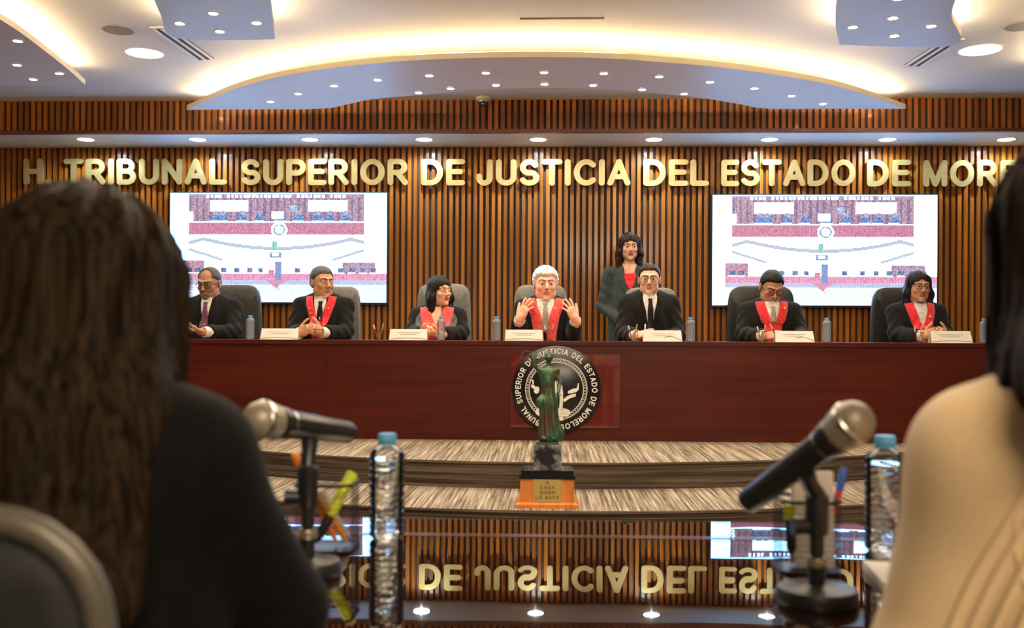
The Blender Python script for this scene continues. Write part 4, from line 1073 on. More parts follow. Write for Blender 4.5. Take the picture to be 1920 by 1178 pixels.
# 2 -- man in red stole, face turned aside
arms = [((-.25, -.08, zt+.06), (-.090, -.36, zt+.045)), ((.25, -.08, zt+.06), (.070, -.37, zt+.050))]
hd = [dict(d=(.80, -.45, .35), n=(.5, .7, .1), t=(0, 0, 1), curl=(62, 60, 40)), dict(d=(-.80, -.40, .40), n=(-.4, .8, .1), t=(0, 0, 1), curl=(62, 60, 40))]
p2, b2, r2, h2, s2 = seated('dark haired man in a red stole and black tie with clasped hands, face turned aside', 606, 501, YP, (4, 0, 40), S_tan, arms=arms, hands=hd, hh=1.03, shw=.215, full=.005, look=(.5, 0))
field_obj('hair', hair_cap(h2, .010, .060, .010, -.060, rip=.0010), h2.o-.16, h2.o+.17, .0045, H_grey, p2); eyebrows(h2, b2, p2, H_black)
collar(p2, h2, V3(0, .004, s2+.030), s2); neck_V(p2, [r2, b2], s2, w=.10); tie(p2, [r2, b2], s2, C_black, cx=.006); stole(p2, [r2, b2], s2, C_red, w=.058)
for x, z in ((-.074, -.075), (-.066, -.115), (.070, -.075)): badge(p2, [r2], x, s2+z, mat('thread_gold', col=(.85, .5, .3), rough=.5), .006, 'embroidery')

# 3 -- woman with dark bob in coral collar
arms = [((-.22, -.08, zt+.06), (-.085, -.33, zt+.040)), ((.24, -.06, zt+.06), (.06, -.32, zt+.040))]
hd = [dict(d=(.75, -.5, .2), n=(.3, .5, .7), t=(0, 0, 1), curl=(62, 60, 40), s=.88), dict(d=(-.85, -.3, .15), n=(-.3, .5, .8), t=(0, 0, 1), curl=(62, 60, 40), s=.88)]
p3, b3, r3, h3, s3 = seated('smiling woman with a dark bob and a broad coral collar over her robe', 826, 520, YP, (0, -4, 42), S_light, L_red, gender=1, hx=.02, arms=arms, hands=hd, hh=.95, shw=.195, jaw=.9, nose=.85, cuffs=False, look=(.4, 0))
field_obj('hair', hair_long(h3, .155, .034, .004, .050, .015, wave=.005), h3.o-.30, h3.o+.19, .0055, H_black, p3); eyebrows(h3, b3, p3, H_black, .0028)
stole(p3, [r3, b3], s3, C_coral, w=.085, x0=.090, meet=-.16, end=-.30, wide=1.1); neck_V(p3, [r3, b3], s3, S_light, .08, .02, -.10, name='neck_skin')
lapel(p3, [r3], s3, C_seal, x=.135, w=.05, L=.30)

# 4 -- white haired man gesturing
arms = [((-.255, -.10, zt+.05), (-.186, -.335, zt+.155)), ((.262, -.10, zt+.05), (.222, -.335, zt+.150))]
hd = [dict(d=(.42, -.12, .90), n=(.55, .80, -.2), t=(-.9, -.1, .35), curl=((5, 12, 8), (10, 14, 10), (16, 16, 10), (22, 18, 12)), spread=9, thumb=(.55, .75), s=1.06, tcurl=2),
      dict(d=(-.42, -.12, .90), n=(-.55, .80, -.2), t=(.9, -.1, .35), curl=((5, 12, 8), (10, 14, 10), (16, 16, 10), (22, 18, 12)), spread=9, thumb=(.55, .75), s=1.06, tcurl=2)]
p4, b4, r4, h4, s4 = seated('white haired man in a coral red stole speaking with both hands raised', 1023, 503, YP, (2, 0, 6), S_pink, arms=arms, hands=hd, hh=1.08, shw=.215, full=.008, nose=1.1, look=(.1, 0))
F = hair_cap(h4, .020, .052, -.022, -.070, rip=.0028, freq=30); field_obj('hair', F, h4.o-.18, h4.o+.19, .0045, H_white, p4); eyebrows(h4, b4, p4, H_grey, .003)
collar(p4, h4, V3(0, .002, s4+.030), s4, r=.064); neck_V(p4, [r4, b4], s4, w=.14, bot=-.22); tie(p4, [r4, b4], s4, M_check, L=.24); stole(p4, [r4, b4], s4, C_coral, w=.075, x0=.112, meet=-.26, gap=.012)
badge(p4, [r4], .075, s4-.06, mat('thread_gold'), .008, 'embroidery')

# 5 -- man in glasses, black tie
arms = [((-.25, -.08, zt+.06), (-.120, -.36, zt+.040)), ((.27, -.04, zt+.05), (.10, -.28, zt+.03))]
hd = [dict(d=(.60, -.65, .20), n=(.5, .2, -.6), t=(.4, 0, .9), curl=(45, 45, 30)), dict(d=(-.9, -.3, -.05), n=(0, .2, -1), t=(0, -1, 0), curl=(15, 20, 12))]
p5, b5, r5, h5, s5 = seated('man with glasses and a plain black tie, robe without a stole, facing the hall', 1217, 496, YP, (3, 0, -6), S_light, arms=arms, hands=hd, hh=1.0, shw=.21)
field_obj('hair', hair_cap(h5, .010, .062, .008, -.06, rip=.001), h5.o-.16, h5.o+.17, .0045, H_brown, p5); eyebrows(h5, b5, p5, H_brown); glasses(h5, p5, M_black)
collar(p5, h5, V3(0, .004, s5+.030), s5); neck_V(p5, [r5, b5], s5, w=.115, bot=-.34); tie(p5, [r5, b5], s5, C_black, L=.34); lapel(p5, [r5], s5, C_robe, x=.085)

# 6 -- man writing, head bowed
arms = [((-.27, -.10, zt+.06), (-.115, -.37, zt+.040)), ((.28, -.08, zt+.06), (.13, -.34, zt+.030))]
hd = [dict(d=(.80, -.55, .10), n=(.3, .5, -.7), t=(.3, 0, .9), curl=(45, 45, 30)), dict(d=(-.9, -.35, -.05), n=(0, .2, -1), t=(0, -1, 0), curl=(15, 20, 12))]
p6, b6, r6, h6, s6 = seated('man in glasses and a bright red stole bowing his head to write', 1443, 510, YP, (30, 4, 6), S_brown, arms=arms, hands=hd, hh=1.02, shw=.215, lean=.035, slump=.02, closed=True)
field_obj('hair', hair_cap(h6, .011, .064, .008, -.058, rip=.0012), h6.o-.17, h6.o+.17, .0045, H_black, p6); eyebrows(h6, b6, p6, H_black); glasses(h6, p6, M_black)
collar(p6, h6, V3(0, -.012, s6+.034), s6); neck_V(p6, [r6, b6], s6, w=.11); tie(p6, [r6, b6], s6, M_check, L=.14); stole(p6, [r6, b6], s6, C_red, w=.066, meet=-.17)
badge(p6, [r6], .090, s6-.035, mat('badge_gold', col=(.8, .5, .12), rough=.3, metal=.6), .011)
w6 = Vector(p6.location)
pen(None, w6+Vector((-.030, -.445, zt+.004)), w6+Vector((-.085, -.40, zt+.130)), .0045, M_black, M_gpen, 'dark pen held upright in the hand of the man who is writing', None)
w5 = Vector(p5.location)
pen(None, w5+Vector((-.075, -.44, zt+.004)), w5+Vector((-.066, -.42, zt+.125)), .0045, M_white, M_white, 'white pen held upright by the man in glasses and black tie', None)

# 7 -- woman in glasses and red stole
arms = [((-.22, -.08, zt+.06), (-.070, -.34, zt+.045)), ((.22, -.08, zt+.06), (.085, -.34, zt+.045))]
hd = [dict(d=(.65, -.55, .35), n=(.5, .7, .1), t=(0, 0, 1), curl=(62, 60, 40), s=.9), dict(d=(-.65, -.50, .40), n=(-.4, .8, .1), t=(0, 0, 1), curl=(60, 60, 40), s=.9)]
p7, b7, r7, h7, s7 = seated('woman with long black hair, glasses and a red stole over a white blouse', 1719, 511, YP, (2, 0, 2), S_tan, L_red, gender=1, arms=arms, hands=hd, hh=.98, shw=.20, jaw=.95, nose=.9, full=.004)
field_obj('hair', hair_long(h7, .19, .026, .012, .056, .012), h7.o-.30, h7.o+.19, .0055, H_black, p7); eyebrows(h7, b7, p7, H_black, .0028); glasses(h7, p7, M_black, w=.025, h=.015)
collar(p7, h7, V3(0, .004, s7+.020), s7); neck_V(p7, [r7, b7], s7, w=.095, bot=-.17); stole(p7, [r7, b7], s7, C_red, w=.060, x0=.080, meet=-.20)
badge(p7, [r7], .052, s7-.085, mat('thread_gold'), .010, 'embroidery')

# chairs
CH_g = nmat('chair_leather_grey', (40, 40, 40), (.16, .155, .135), (.20, .19, .17), rough=.45); CH_b = nmat('chair_leather_black', (40, 40, 40), (.020, .020, .020), (.035, .034, .033), rough=.45)
CH_d = nmat('chair_leather_dark', (40, 40, 40), (.05, .05, .047), (.075, .075, .07), rough=.45)
for px, py, w, m, lab in ((443, 535, .44, CH_d, 'dark grey office chair behind the bearded man'), (640, 538, .33, CH_g, 'grey office chair behind the man whose face is turned aside'),
    (834, 533, .43, CH_g, 'grey office chair behind the woman with the dark bob'), (1014, 535, .43, CH_g, 'grey office chair behind the white haired man'),
    (1218, 540, .43, CH_g, 'grey office chair in front of the standing woman'), (1424, 537, .52, CH_b, 'wide black office chair behind the man who is writing'),
    (1683, 540, .44, CH_b, 'black office chair behind the woman in glasses and red stole')):
    q = atY(px, py, 7.93); office_chair(q.x, 7.93, DZ, q.z, w, m, lab)

# 8 -- standing woman
def standing(px, py, Y):
    q = atY(px, py, Y); H0 = q.z-DZ-.118*.95; Hd = Head((0, -.02, H0), 4, 0, 4, .95); sz = H0-.165; b = Field()
    b.cone((0, .01, sz+.01), Hd.w((0, .016, -.04)), .047, .043, .02); b.cone((0, .0, .90), (0, .0, sz-.13), .12, .125, .05, sc=(1, .66, 1))
    hn = []
    for s in (-1, 1):
        b.cone((0, .01, sz-.02), (s*.145, .012, sz-.035), .050, .042, .04); el = V3(s*.215, .02, sz-.33); wr = V3(s*.055, -.15, sz-.47)
        b.cone((s*.16, .01, sz-.05), el, .040, .034, .02); b.cone(el, wr, .034, .023, .015); hand(b, wr, (-s*.7, -.1, -.6), (-s*.3, .9, 0), (0, -.2, .8), (25, 30, 20), 3, s=.88)
        b.cone((s*.075, 0, .88), (s*.09, .01, .48), .085, .055, .04); b.cone((s*.09, .01, .48), (s*.09, .02, .08), .052, .034, .02); b.ell((s*.09, -.04, .035), (.036, .10, .032), .02)
    head_shape(b, Hd, .88, .85)
    V, Fq = surface(b, (-.34, -.30, -.02), (.34, .22, q.z-DZ+.03), .004)
    root = mesh_np('person', V, Fq, [S_light, L_red], None, True, lip_faces(Hd, V[Fq].mean(1))); root.location = (q.x, Y, DZ)
    props(root, 'standing woman in a dark grey suit and red top behind the seated row', 'person'); eyes(Hd, root)
    j = Field(); j.cone((0, .0, .86), (0, .0, sz-.14), .165, .150, .05, sc=(1, .72, 1)); j.cone((0, .0, 1.02), (0, 0, 1.03), .13, .13, .05, sc=(1, .8, 1))
    for s in (-1, 1):
        j.cone((0, .014, sz-.03), (s*.155, .014, sz-.045), .066, .052, .04); el = V3(s*.220, .02, sz-.33); wr = V3(s*.075, -.135, sz-.455)
        j.cone((s*.165, .012, sz-.06), el, .055, .050, .02); j.cone(el, wr, .050, .040, .02)
    j.cone((0, -.02, sz+.03), (0, -.10, sz-.10), .050, .035, .02, 's')
    j.fn(lambda p: .003*np.sin(p[:, 2]*70+p[:, 0]*50)*np.clip((np.abs(p[:, 0])-.12)*14, 0, 1), 0, 'disp', (0, 0, 1), 8.5)
    field_obj('suit_jacket', j, (-.36, -.30, .72), (.36, .26, sz+.06), .007, C_grey, root)
    t = Field()
    for s in (-1, 1): t.cone((s*.075, 0, .86), (s*.09, .01, .48), .100, .075, .05); t.cone((s*.09, .01, .48), (s*.09, .02, .06), .075, .065, .03)
    field_obj('trousers', t, (-.28, -.2, .03), (.28, .22, 1.0), .009, C_grey, root)
    strip('red_top', [j, b], [(0, sz-.055, .105), (0, sz-.10, .095), (0, sz-.15, .06), (0, sz-.185, .02)], C_red, root, off=.006, nu=8)
    for s in (-1, 1): strip('jacket_lapel', [j], [(s*.065, sz+.0, .03), (s*.072, sz-.08, .045), (s*.045, sz-.17, .04), (s*.012, sz-.24, .02)], C_grey, root, off=.008, nu=4, thick=.005)
    field_obj('hair', hair_long(Hd, .26, .030, .016, .052, .014, wave=.006), Hd.o-.36, Hd.o+.2, .0055, H_red, root); eyebrows(Hd, b, root, H_black, .0028)
    G().tube([(-.05, -.075, sz+.0), (-.02, -.098, sz-.035), (0, -.105, sz-.042), (.02, -.098, sz-.035), (.05, -.075, sz)], .0018, 6).build('necklace', mat('pale_metal', col=(.7, .68, .62), rough=.3, metal=.7), root)
    return root
standing(1180, 439, 8.30)
# ================================================================ STATUE ON THE LOWER STEP
ps = atZ(1026, 953, 0.23); YS = 5.06
ps = atY(1026, 940, YS)
def sq(g, w, d, z0, z1, w1=None, d1=None):
    w1 = w if w1 is None else w1; d1 = d if d1 is None else d1
    return g.add([(-w/2, -d/2, z0), (w/2, -d/2, z0), (w/2, d/2, z0), (-w/2, d/2, z0), (-w1/2, -d1/2, z1), (w1/2, -d1/2, z1), (w1/2, d1/2, z1), (-w1/2, d1/2, z1)],
                 [(3, 2, 1, 0), (4, 5, 6, 7), (0, 1, 5, 4), (1, 2, 6, 5), (2, 3, 7, 6), (3, 0, 4, 7)])
K = YS/F_PX      # metres per pixel there
zz = lambda y: CZ+(HOR+.35-y)*K-0.23
ped = empty('pedestal', (ps.x, YS, 0.23), 0, 'orange wooden pedestal with a gold plaque standing on the carpeted step', 'pedestal')
M_ow = nmat('orange_wood', (40, 4, 4), (.52, .16, .025), (.66, .23, .045), rough=.35)
g = G(); sq(g, .315, .26, 0, .018); sq(g, .315, .26, .018, .027, .275, .22); g.build('plinth_foot', M_ow, ped, smooth=False)
g = G(); sq(g, .268, .215, .027, zz(893)); g.build('wood_block', M_ow, ped, smooth=False)
g = G(); sq(g, .280, .225, zz(893), zz(886)); sq(g, .262, .21, zz(886), zz(878)); g.build('black_cap', mat('black_lacquer', col=(.01, .01, .011), rough=.15), ped, smooth=False)
g = G(); zq = lambda y: CZ+(HOR+.35-y)*(YS-.11)/F_PX-.23; g.box((0, -.109, (zq(896)+.029)/2), (.140, .004, zq(896)-.029)); pl = g.build('plaque', mat('plaque_gold', col=(.62, .45, .14), rough=.35, metal=.5), ped, smooth=False)
def flat_text(g, s, cx, z, h, y, gap=.2, hw=.085, sx=1.0):
    w = text_width(s, gap)*h*sx; x = cx-w/2
    for ch in s:
        if ch != ' ': glyph(g, ch, lambda u, v, d, x=x: Vector((x+u*h*sx, y-.0008*(1-d), z+v*h)), hw=hw)
        x += ((GLY[ch][0] if ch != ' ' else .35)+gap)*h*sx
for s, y in (('A', 908), ('CADA', 917.3), ('QUIEN', 926.6), ('LO SUYO', 936)):
    g = G(); flat_text(g, s, 0, zq(y), .0175, -.1112, sx=1.15); g.build('engraved_word', mat('engraving', col=(.16, .10, .03), rough=.5), pl, smooth=False)
M_marb = mat('dark_marble', rough=.15); noise_col(M_marb, (11, 11, 11), (.022, .022, .027), (.50, .48, .47), lo=.46, hi=.74, detail=12)
g = G(); sq(g, .142, .12, zz(878), zz(832)); g.build('marble_block', M_marb, ped, smooth=False)
SZ = .23+zz(832)
st = empty('justice_statue', (ps.x, YS, SZ), 0, 'green bronze lady in a long dress raising scales above the marble block', 'statue')
M_bronze = mat('green_bronze', rough=.42, metal=.55); noise_col(M_bronze, (14, 14, 10), (.10, .045, .018), (.055, .13, .070), lo=.36, hi=.58, detail=5, bump=.3, bdist=.002)
g = G(); sq(g, .112, .10, 0, .012); g.lathe([(.03, .012), (.028, .026), (.016, .034)], 20); g.build('bronze_base', M_bronze, st, smooth=False)
F = Field()
F.cone((.012, .0, .045), (.004, 0, .20), .060, .040, .03, sc=(1, .8, 1)); F.cone((.004, 0, .20), (0, 0, .285), .042, .034, .02, sc=(1, .75, 1))
F.ell((.0, 0, .335), (.042, .028, .045), .02); F.cone((-.038, 0, .372), (.040, 0, .372), .018, .018, .02)
F.cone((.052, .01, .055), (.045, .01, .03), .034, .028, .02); F.ell((-.030, -.01, .215), (.030, .024, .028), .015)      # hem and hip drape
F.cone((0, 0, .38), (.004, 0, .412), .0125, .012, .01); F.ell((.005, -.002, .438), (.020, .023, .027), .004); F.ell((.006, .008, .446), (.024, .024, .022), .006); F.ell((.006, .032, .444), (.012, .010, .011), .004)
F.cone((.005, -.024, .437), (.005, -.028, .431), .004, .004, .004)
F.cone((-.040, 0, .372), (-.066, -.01, .395), .0135, .011, .01); F.cone((-.066, -.01, .395), (-.085, -.02, .440), .010, .008, .006); F.ell((-.089, -.021, .450), (.009, .008, .010), .004)
F.cone((.042, 0, .370), (.062, -.006, .312), .0145, .011, .01); F.cone((.062, -.006, .312), (.052, -.035, .262), .010, .008, .006); F.ell((.050, -.039, .255), (.008, .009, .010), .004)
def drape(p):
    x, y, z = p.T; a = np.arctan2(x-.005, -y+.001)
    return .0028*np.sin(a*11+z*18)*np.clip((.30-z)*12, 0, 1)+.0016*np.sin(z*95+np.abs(x)*90)*np.clip((z-.28)*30, 0, 1)*np.clip((.375-z)*40, 0, 1)
F.fn(drape, 0, 'disp', (0, 0, .2), 8.5)
F.ell((-.018, -.030, .030), (.014, .022, .010), .006); F.ell((.030, -.028, .030), (.014, .022, .010), .006)
field_obj('figure', F, (-.13, -.08, .012), (.13, .07, .48), .0032, M_bronze, st)
G().tube([(.005+.0245*cos(t), -.001+.0265*sin(t), .4395) for t in np.linspace(0, 2*pi, 25)[:-1]], .0032, 6, closed=True).build('blindfold', M_bronze, st)
g = G(); g.tube([(-.132, -.022, .462), (-.108, -.022, .470), (-.088, -.022, .464), (-.068, -.022, .470), (-.050, -.022, .460)], .0022, 6)
for x in (-.130, -.052):
    for k in range(3): g.tube([(x, -.022, .462), (x+.013*cos(k*2.1), -.022+.013*sin(k*2.1), .430)], .0008, 4)
    g.lathe([(.0003, -.004), (.012, -.002), (.0155, .002)], 16, o=(x, -.022, .428), cap=False)
g.build('scales', M_bronze, st)
G().tube([(.050, -.048, .262), (.045, -.055, .16), (.040, -.050, .055)], [.004, .0045, .0015], 6).build('sword_blade', M_bronze, st)
G().tube([(.032, -.047, .250), (.068, -.047, .250)], .003, 6).build('sword_guard', M_bronze, st)

# ================================================================ THE TABLE OF THE PUBLIC SEATS
TZ = 0.75; YN = 1.055
def mirror_mat():
    m = bpy.data.materials.new('gloss_tabletop'); m.use_nodes = True; t = m.node_tree; L = t.links; b = t.nodes['Principled BSDF']; out = t.nodes['Material Output']
    setp(b, col=(.012, .004, .003), rough=.5, spec=.0); gl = N(t, 'ShaderNodeBsdfGlossy'); gl.inputs[0].default_value = (.96, .93, .90, 1); gl.inputs['Roughness'].default_value = .012
    fr = N(t, 'ShaderNodeFresnel'); fr.inputs[0].default_value = 3.4; mx = N(t, 'ShaderNodeMixShader')
    tc = N(t, 'ShaderNodeTexCoord'); nz = N(t, 'ShaderNodeTexNoise'); nz.inputs['Scale'].default_value = 5.5; nz.inputs['Detail'].default_value = 1; L.new(tc.outputs['Object'], nz.inputs['Vector'])
    bp_ = N(t, 'ShaderNodeBump'); bp_.inputs['Strength'].default_value = .05; bp_.inputs['Distance'].default_value = .004; L.new(nz.outputs[0], bp_.inputs['Height']); L.new(bp_.outputs[0], gl.inputs['Normal'])
    L.new(fr.outputs[0], mx.inputs[0]); L.new(b.outputs[0], mx.inputs[1]); L.new(gl.outputs[0], mx.inputs[2]); L.new(mx.outputs[0], out.inputs[0]); return m
M_mir = mirror_mat()
tab = empty('seating_table', (0, 1.4, 0), 0, 'dark high gloss table mirroring the wall letters, before the public seats', 'table')
def tp(px, py, z=TZ): p = atZ(px, py, z); return Vector((p.x, p.y-1.4, z))
fl, fr_ = tp(538, 973), tp(1602, 981)
a0, a1 = tp(330, 1040), tp(1800, 1050)
x_out = 1.15
yf = (fl.y+fr_.y)/2; fl.y = fr_.y = yf
groove = tp(1030, 1006).y
def lerpx(p, q, y): t = (y-p.y)/(q.y-p.y); return p.x+(q.x-p.x)*t
yl = min(a0.y, a1.y)
TH = .028
def slab(name, pts, z1, m, th=TH):
    g = G(); P = [Vector((x, y, z1-th)) for x, y in pts]; g.prism(P, (0, 0, th)); return g.build(name, m, tab, smooth=False)
Lx = lambda y: lerpx(fl, a0, y); Rx = lambda y: lerpx(fr_, a1, y)
slab('tabletop', [(-x_out, YN-1.4), (x_out, YN-1.4), (x_out, yl-.02), (a1.x, yl), (Rx(groove-.006), groove-.006), (Lx(groove-.006), groove-.006), (a0.x, yl), (-x_out, yl-.02)], TZ, M_mir)
slab('raised_border', [(Lx(groove+.004), groove+.004), (Rx(groove+.004), groove+.004), (fr_.x, yf), (fl.x, yf)], TZ+.0005, M_mir)
slab('inlay_strip', [(Lx(groove-.006), groove-.006), (Rx(groove-.006), groove-.006), (Rx(groove+.004), groove+.004), (Lx(groove+.004), groove+.004)], TZ+.0012, nmat('inlay_wood', (4, 40, 40), (.07, .014, .008), (.12, .025, .014), rough=.3))
g = G(); g.bbox((fl.x+.03, yf-.05, 0), (fr_.x-.03, yf-.03, TZ-TH)); g.build('modesty_panel', M_maho, tab, smooth=False)
for x in (-.6, .75): G().bbox((x-.02, YN-1.4+.1, 0), (x+.02, yf-.06, TZ-TH)).build('side_panel', M_maho, tab, smooth=False)

# bottles
p = atZ(729, 1005, TZ); water_bottle((p.x, p.y-.02, TZ+.0002), .1665, 'clear ribbed water bottle with a blue cap beside the cup of bright markers', 'water bottles on the glossy table', .3)
p = atZ(1667, 1040, TZ); water_bottle((p.x, p.y+.02, TZ+.0002), .175, 'clear ribbed water bottle with a blue cap beside the cream sweater sleeve', 'water bottles on the glossy table', 1.3)

# microphones on short stands
M_gr = mat('mic_grille', rough=.45, metal=.35); _t, _bb = nt(M_gr); _ck = N(_t, 'ShaderNodeTexChecker'); _ck.inputs['Scale'].default_value = 700
_ck.inputs[1].default_value = (.42, .37, .27, 1); _ck.inputs[2].default_value = (.24, .20, .14, 1); _tc = N(_t, 'ShaderNodeTexCoord'); _t.links.new(_tc.outputs['Object'], _ck.inputs[0]); _t.links.new(_ck.outputs[0], _bb.inputs['Base Color'])
M_micb = mat('mic_body', col=(.022, .021, .020), rough=.28, metal=.3)
def microphone(ball, tail, label, r=.0262):
    ball = Vector(ball); tail = Vector(tail); d = tail-ball; L = d.length; u = d/L
    root = empty('microphone', ball, 0, label, 'microphone', 'microphones on the glossy table')
    pr = [(max(.0005, r*sin(pi*k/12)), -r*cos(pi*k/12)) for k in range(0, 8)]+[(r*.93, r*.62), (r*.80, r*.98)]
    G().lathe(pr, 32, axis=u).build('grille_head', M_gr, root)
    G().lathe([(r*.985, -.0045), (r*1.04, -.003), (r*1.04, .003), (r*.985, .0045)], 32, axis=u, cap=False).build('grille_band', M_chrome, root)
    G().lathe([(r*.82, r*.9), (r*.86, r*1.05), (r*.80, r*1.45), (r*.70, r*1.8), (r*.66, L*.5), (r*.60, L-.004), (r*.5, L)], 28, axis=u).build('handle_body', M_micb, root)
    G().lathe([(r*.735, r*1.62), (r*.735, r*1.75)], 28, axis=u, cap=False).build('body_ring', M_chrome, root)
    return root
def mic_stand(base, topz, clip, label, r=.049, knob=-1):
    b = Vector(base); root = empty('microphone_stand', b, 0, label, 'microphone stand', 'desk microphone stands')
    G().lathe([(r*.96, 0), (r, .003), (r, .012), (r*.94, .018), (r*.3, .021), (.012, .022)], 40).build('round_base', M_black, root)
    h = topz-b.z; c = Vector(clip)-b
    G().lathe([(.010, .02), (.010, h*.30), (.0125, h*.31), (.0125, h*.42), (.009, h*.43), (.009, h)], 20).build('pole', M_black, root)
    G().lathe([(.0128, h*.33), (.0134, h*.35), (.0134, h*.40), (.0128, h*.41)], 20, cap=False).build('clamp_ring', mat('ring_metal', col=(.38, .33, .22), rough=.35, metal=.7), root)
    G().cone((knob*.010, 0, h*.70), (knob*.030, -.002, h*.70), .010, .012, 18).build('tightening_knob', M_black, root)
    G().lathe([(.0125, h*.62), (.014, h*.66), (.014, h*.98), (.011, h*1.0)], 18).build('upper_sleeve', M_black, root)
    G().tube([(0, 0, h*.98), Vector((0, 0, h))*.4+c*.6+Vector((0, 0, -.004)), c], [.011, .010, .012], 12).build('swivel_clip', M_black, root)
    return root
b1_ = atY(491, 789, 1.275); t1_ = atY(657, 812, 1.40); c1_ = b1_.lerp(t1_, .52)
microphone(b1_, t1_, 'black microphone tilted level with its pale grille beside the dark haired woman in black')
base1 = atZ(593, 1092, TZ); base1 = Vector((c1_.x, max(1.20, c1_.y-.01), TZ))
mic_stand(base1, c1_.z-.05, c1_+Vector((0, 0, -.017)), 'black round-based stand carrying the level microphone beside the pen cup', .046)
b2_ = atY(1597, 794, 1.150); t2_ = atY(1399, 944, 1.255); c2_ = b2_.lerp(t2_, .42)
microphone(b2_, t2_, 'black microphone slanting upward with its pale grille beside the person in the cream sweater')
mic_stand((atY(1532, 900, 1.222).x, 1.222, TZ), c2_.z-.045, c2_+Vector((0, 0, -.016)), 'black round-based stand carrying the slanting microphone before the white card', .0495)

# pen cups
q1 = atZ(613, 1032, TZ); q1 = Vector((q1.x, 1.49, TZ)); q1.x = atY(614, 1000, 1.49).x
pen_cup(q1, 'black wire pen cup with bright markers behind the level microphone', .084, .100, 'pen cups on the glossy table', .0014, 12, 0)
def at_pen(pa, pb, Ya, Yb, r, mb, mc, label, cap=.35): return pen(None, atY(*pa, Ya), atY(*pb, Yb), r, mb, mc, label, None, cap=cap)
at_pen((632, 1018), (551, 850), 1.50, 1.475, .0055, M_orange, M_orange, 'orange highlighter leaning in the wire cup behind the level microphone')
at_pen((592, 1018), (662, 886), 1.47, 1.50, .0075, M_black, M_yellow, 'yellow green highlighter leaning in the wire cup beside the bottle', .62)
at_pen((650, 1018), (594, 922), 1.505, 1.46, .0045, M_orange, M_gpen, 'orange pencil crossing the wire cup beside the yellow highlighter')
at_pen((657, 1012), (600, 918), 1.515, 1.475, .0040, M_clearbody, M_clearbody, 'clear ballpoint pen crossing the wire cup next to the orange pencil')
Y2 = 1.395; q2 = Vector((atY(1512, 1000, Y2).x, Y2, TZ))
pen_cup(q2, 'black wire pen cup holding a folded white card behind the slanting microphone', .078, .098, 'pen cups on the glossy table', .0014, 12, 0)
cd = empty('folded_card', q2+Vector((.008, 0, .006)), R(4), 'blank white folded card standing inside the wire cup', 'card')
for s in (-1, 1): G().box((0, s*.008, .065), (.055, .0015, .130), Matrix.Rotation(R(s*4), 3, 'X')).build('card_leaf', M_white, cd, smooth=False)
at_pen((1484, 1040), (1480, 946), 1.375, 1.37, .0070, M_black, M_yellow, 'yellow highlighter standing upright in the cup with the white card', .30)
at_pen((1545, 1040), (1584, 876), 1.415, 1.43, .0048, M_redp, M_bluep, 'blue and red pen leaning from the cup with the white card', .28)

# note pad beside the cream sweater
n0 = [atZ(*p, TZ) for p in ((1617, 1066), (1740, 1074), (1790, 1178), (1668, 1122))]; o = Vector((n0[0].x, n0[0].y, TZ+.0003))
np_ = empty('note_pad', o, 0, 'cream paper pad lying on the glossy table by the sweater sleeve', 'note pad')
g = G(); P = [Vector((p.x, p.y, TZ+.0003))-o for p in n0]; g.prism(P[::-1], (0, 0, .010)); g.build('page_block', M_white, np_, smooth=False)
g = G(); P = [Vector((p.x, p.y, TZ+.0105))-o for p in n0]; g.prism(P[::-1], (0, 0, .0008)); g.build('cover_sheet', M_white, np_, smooth=False)

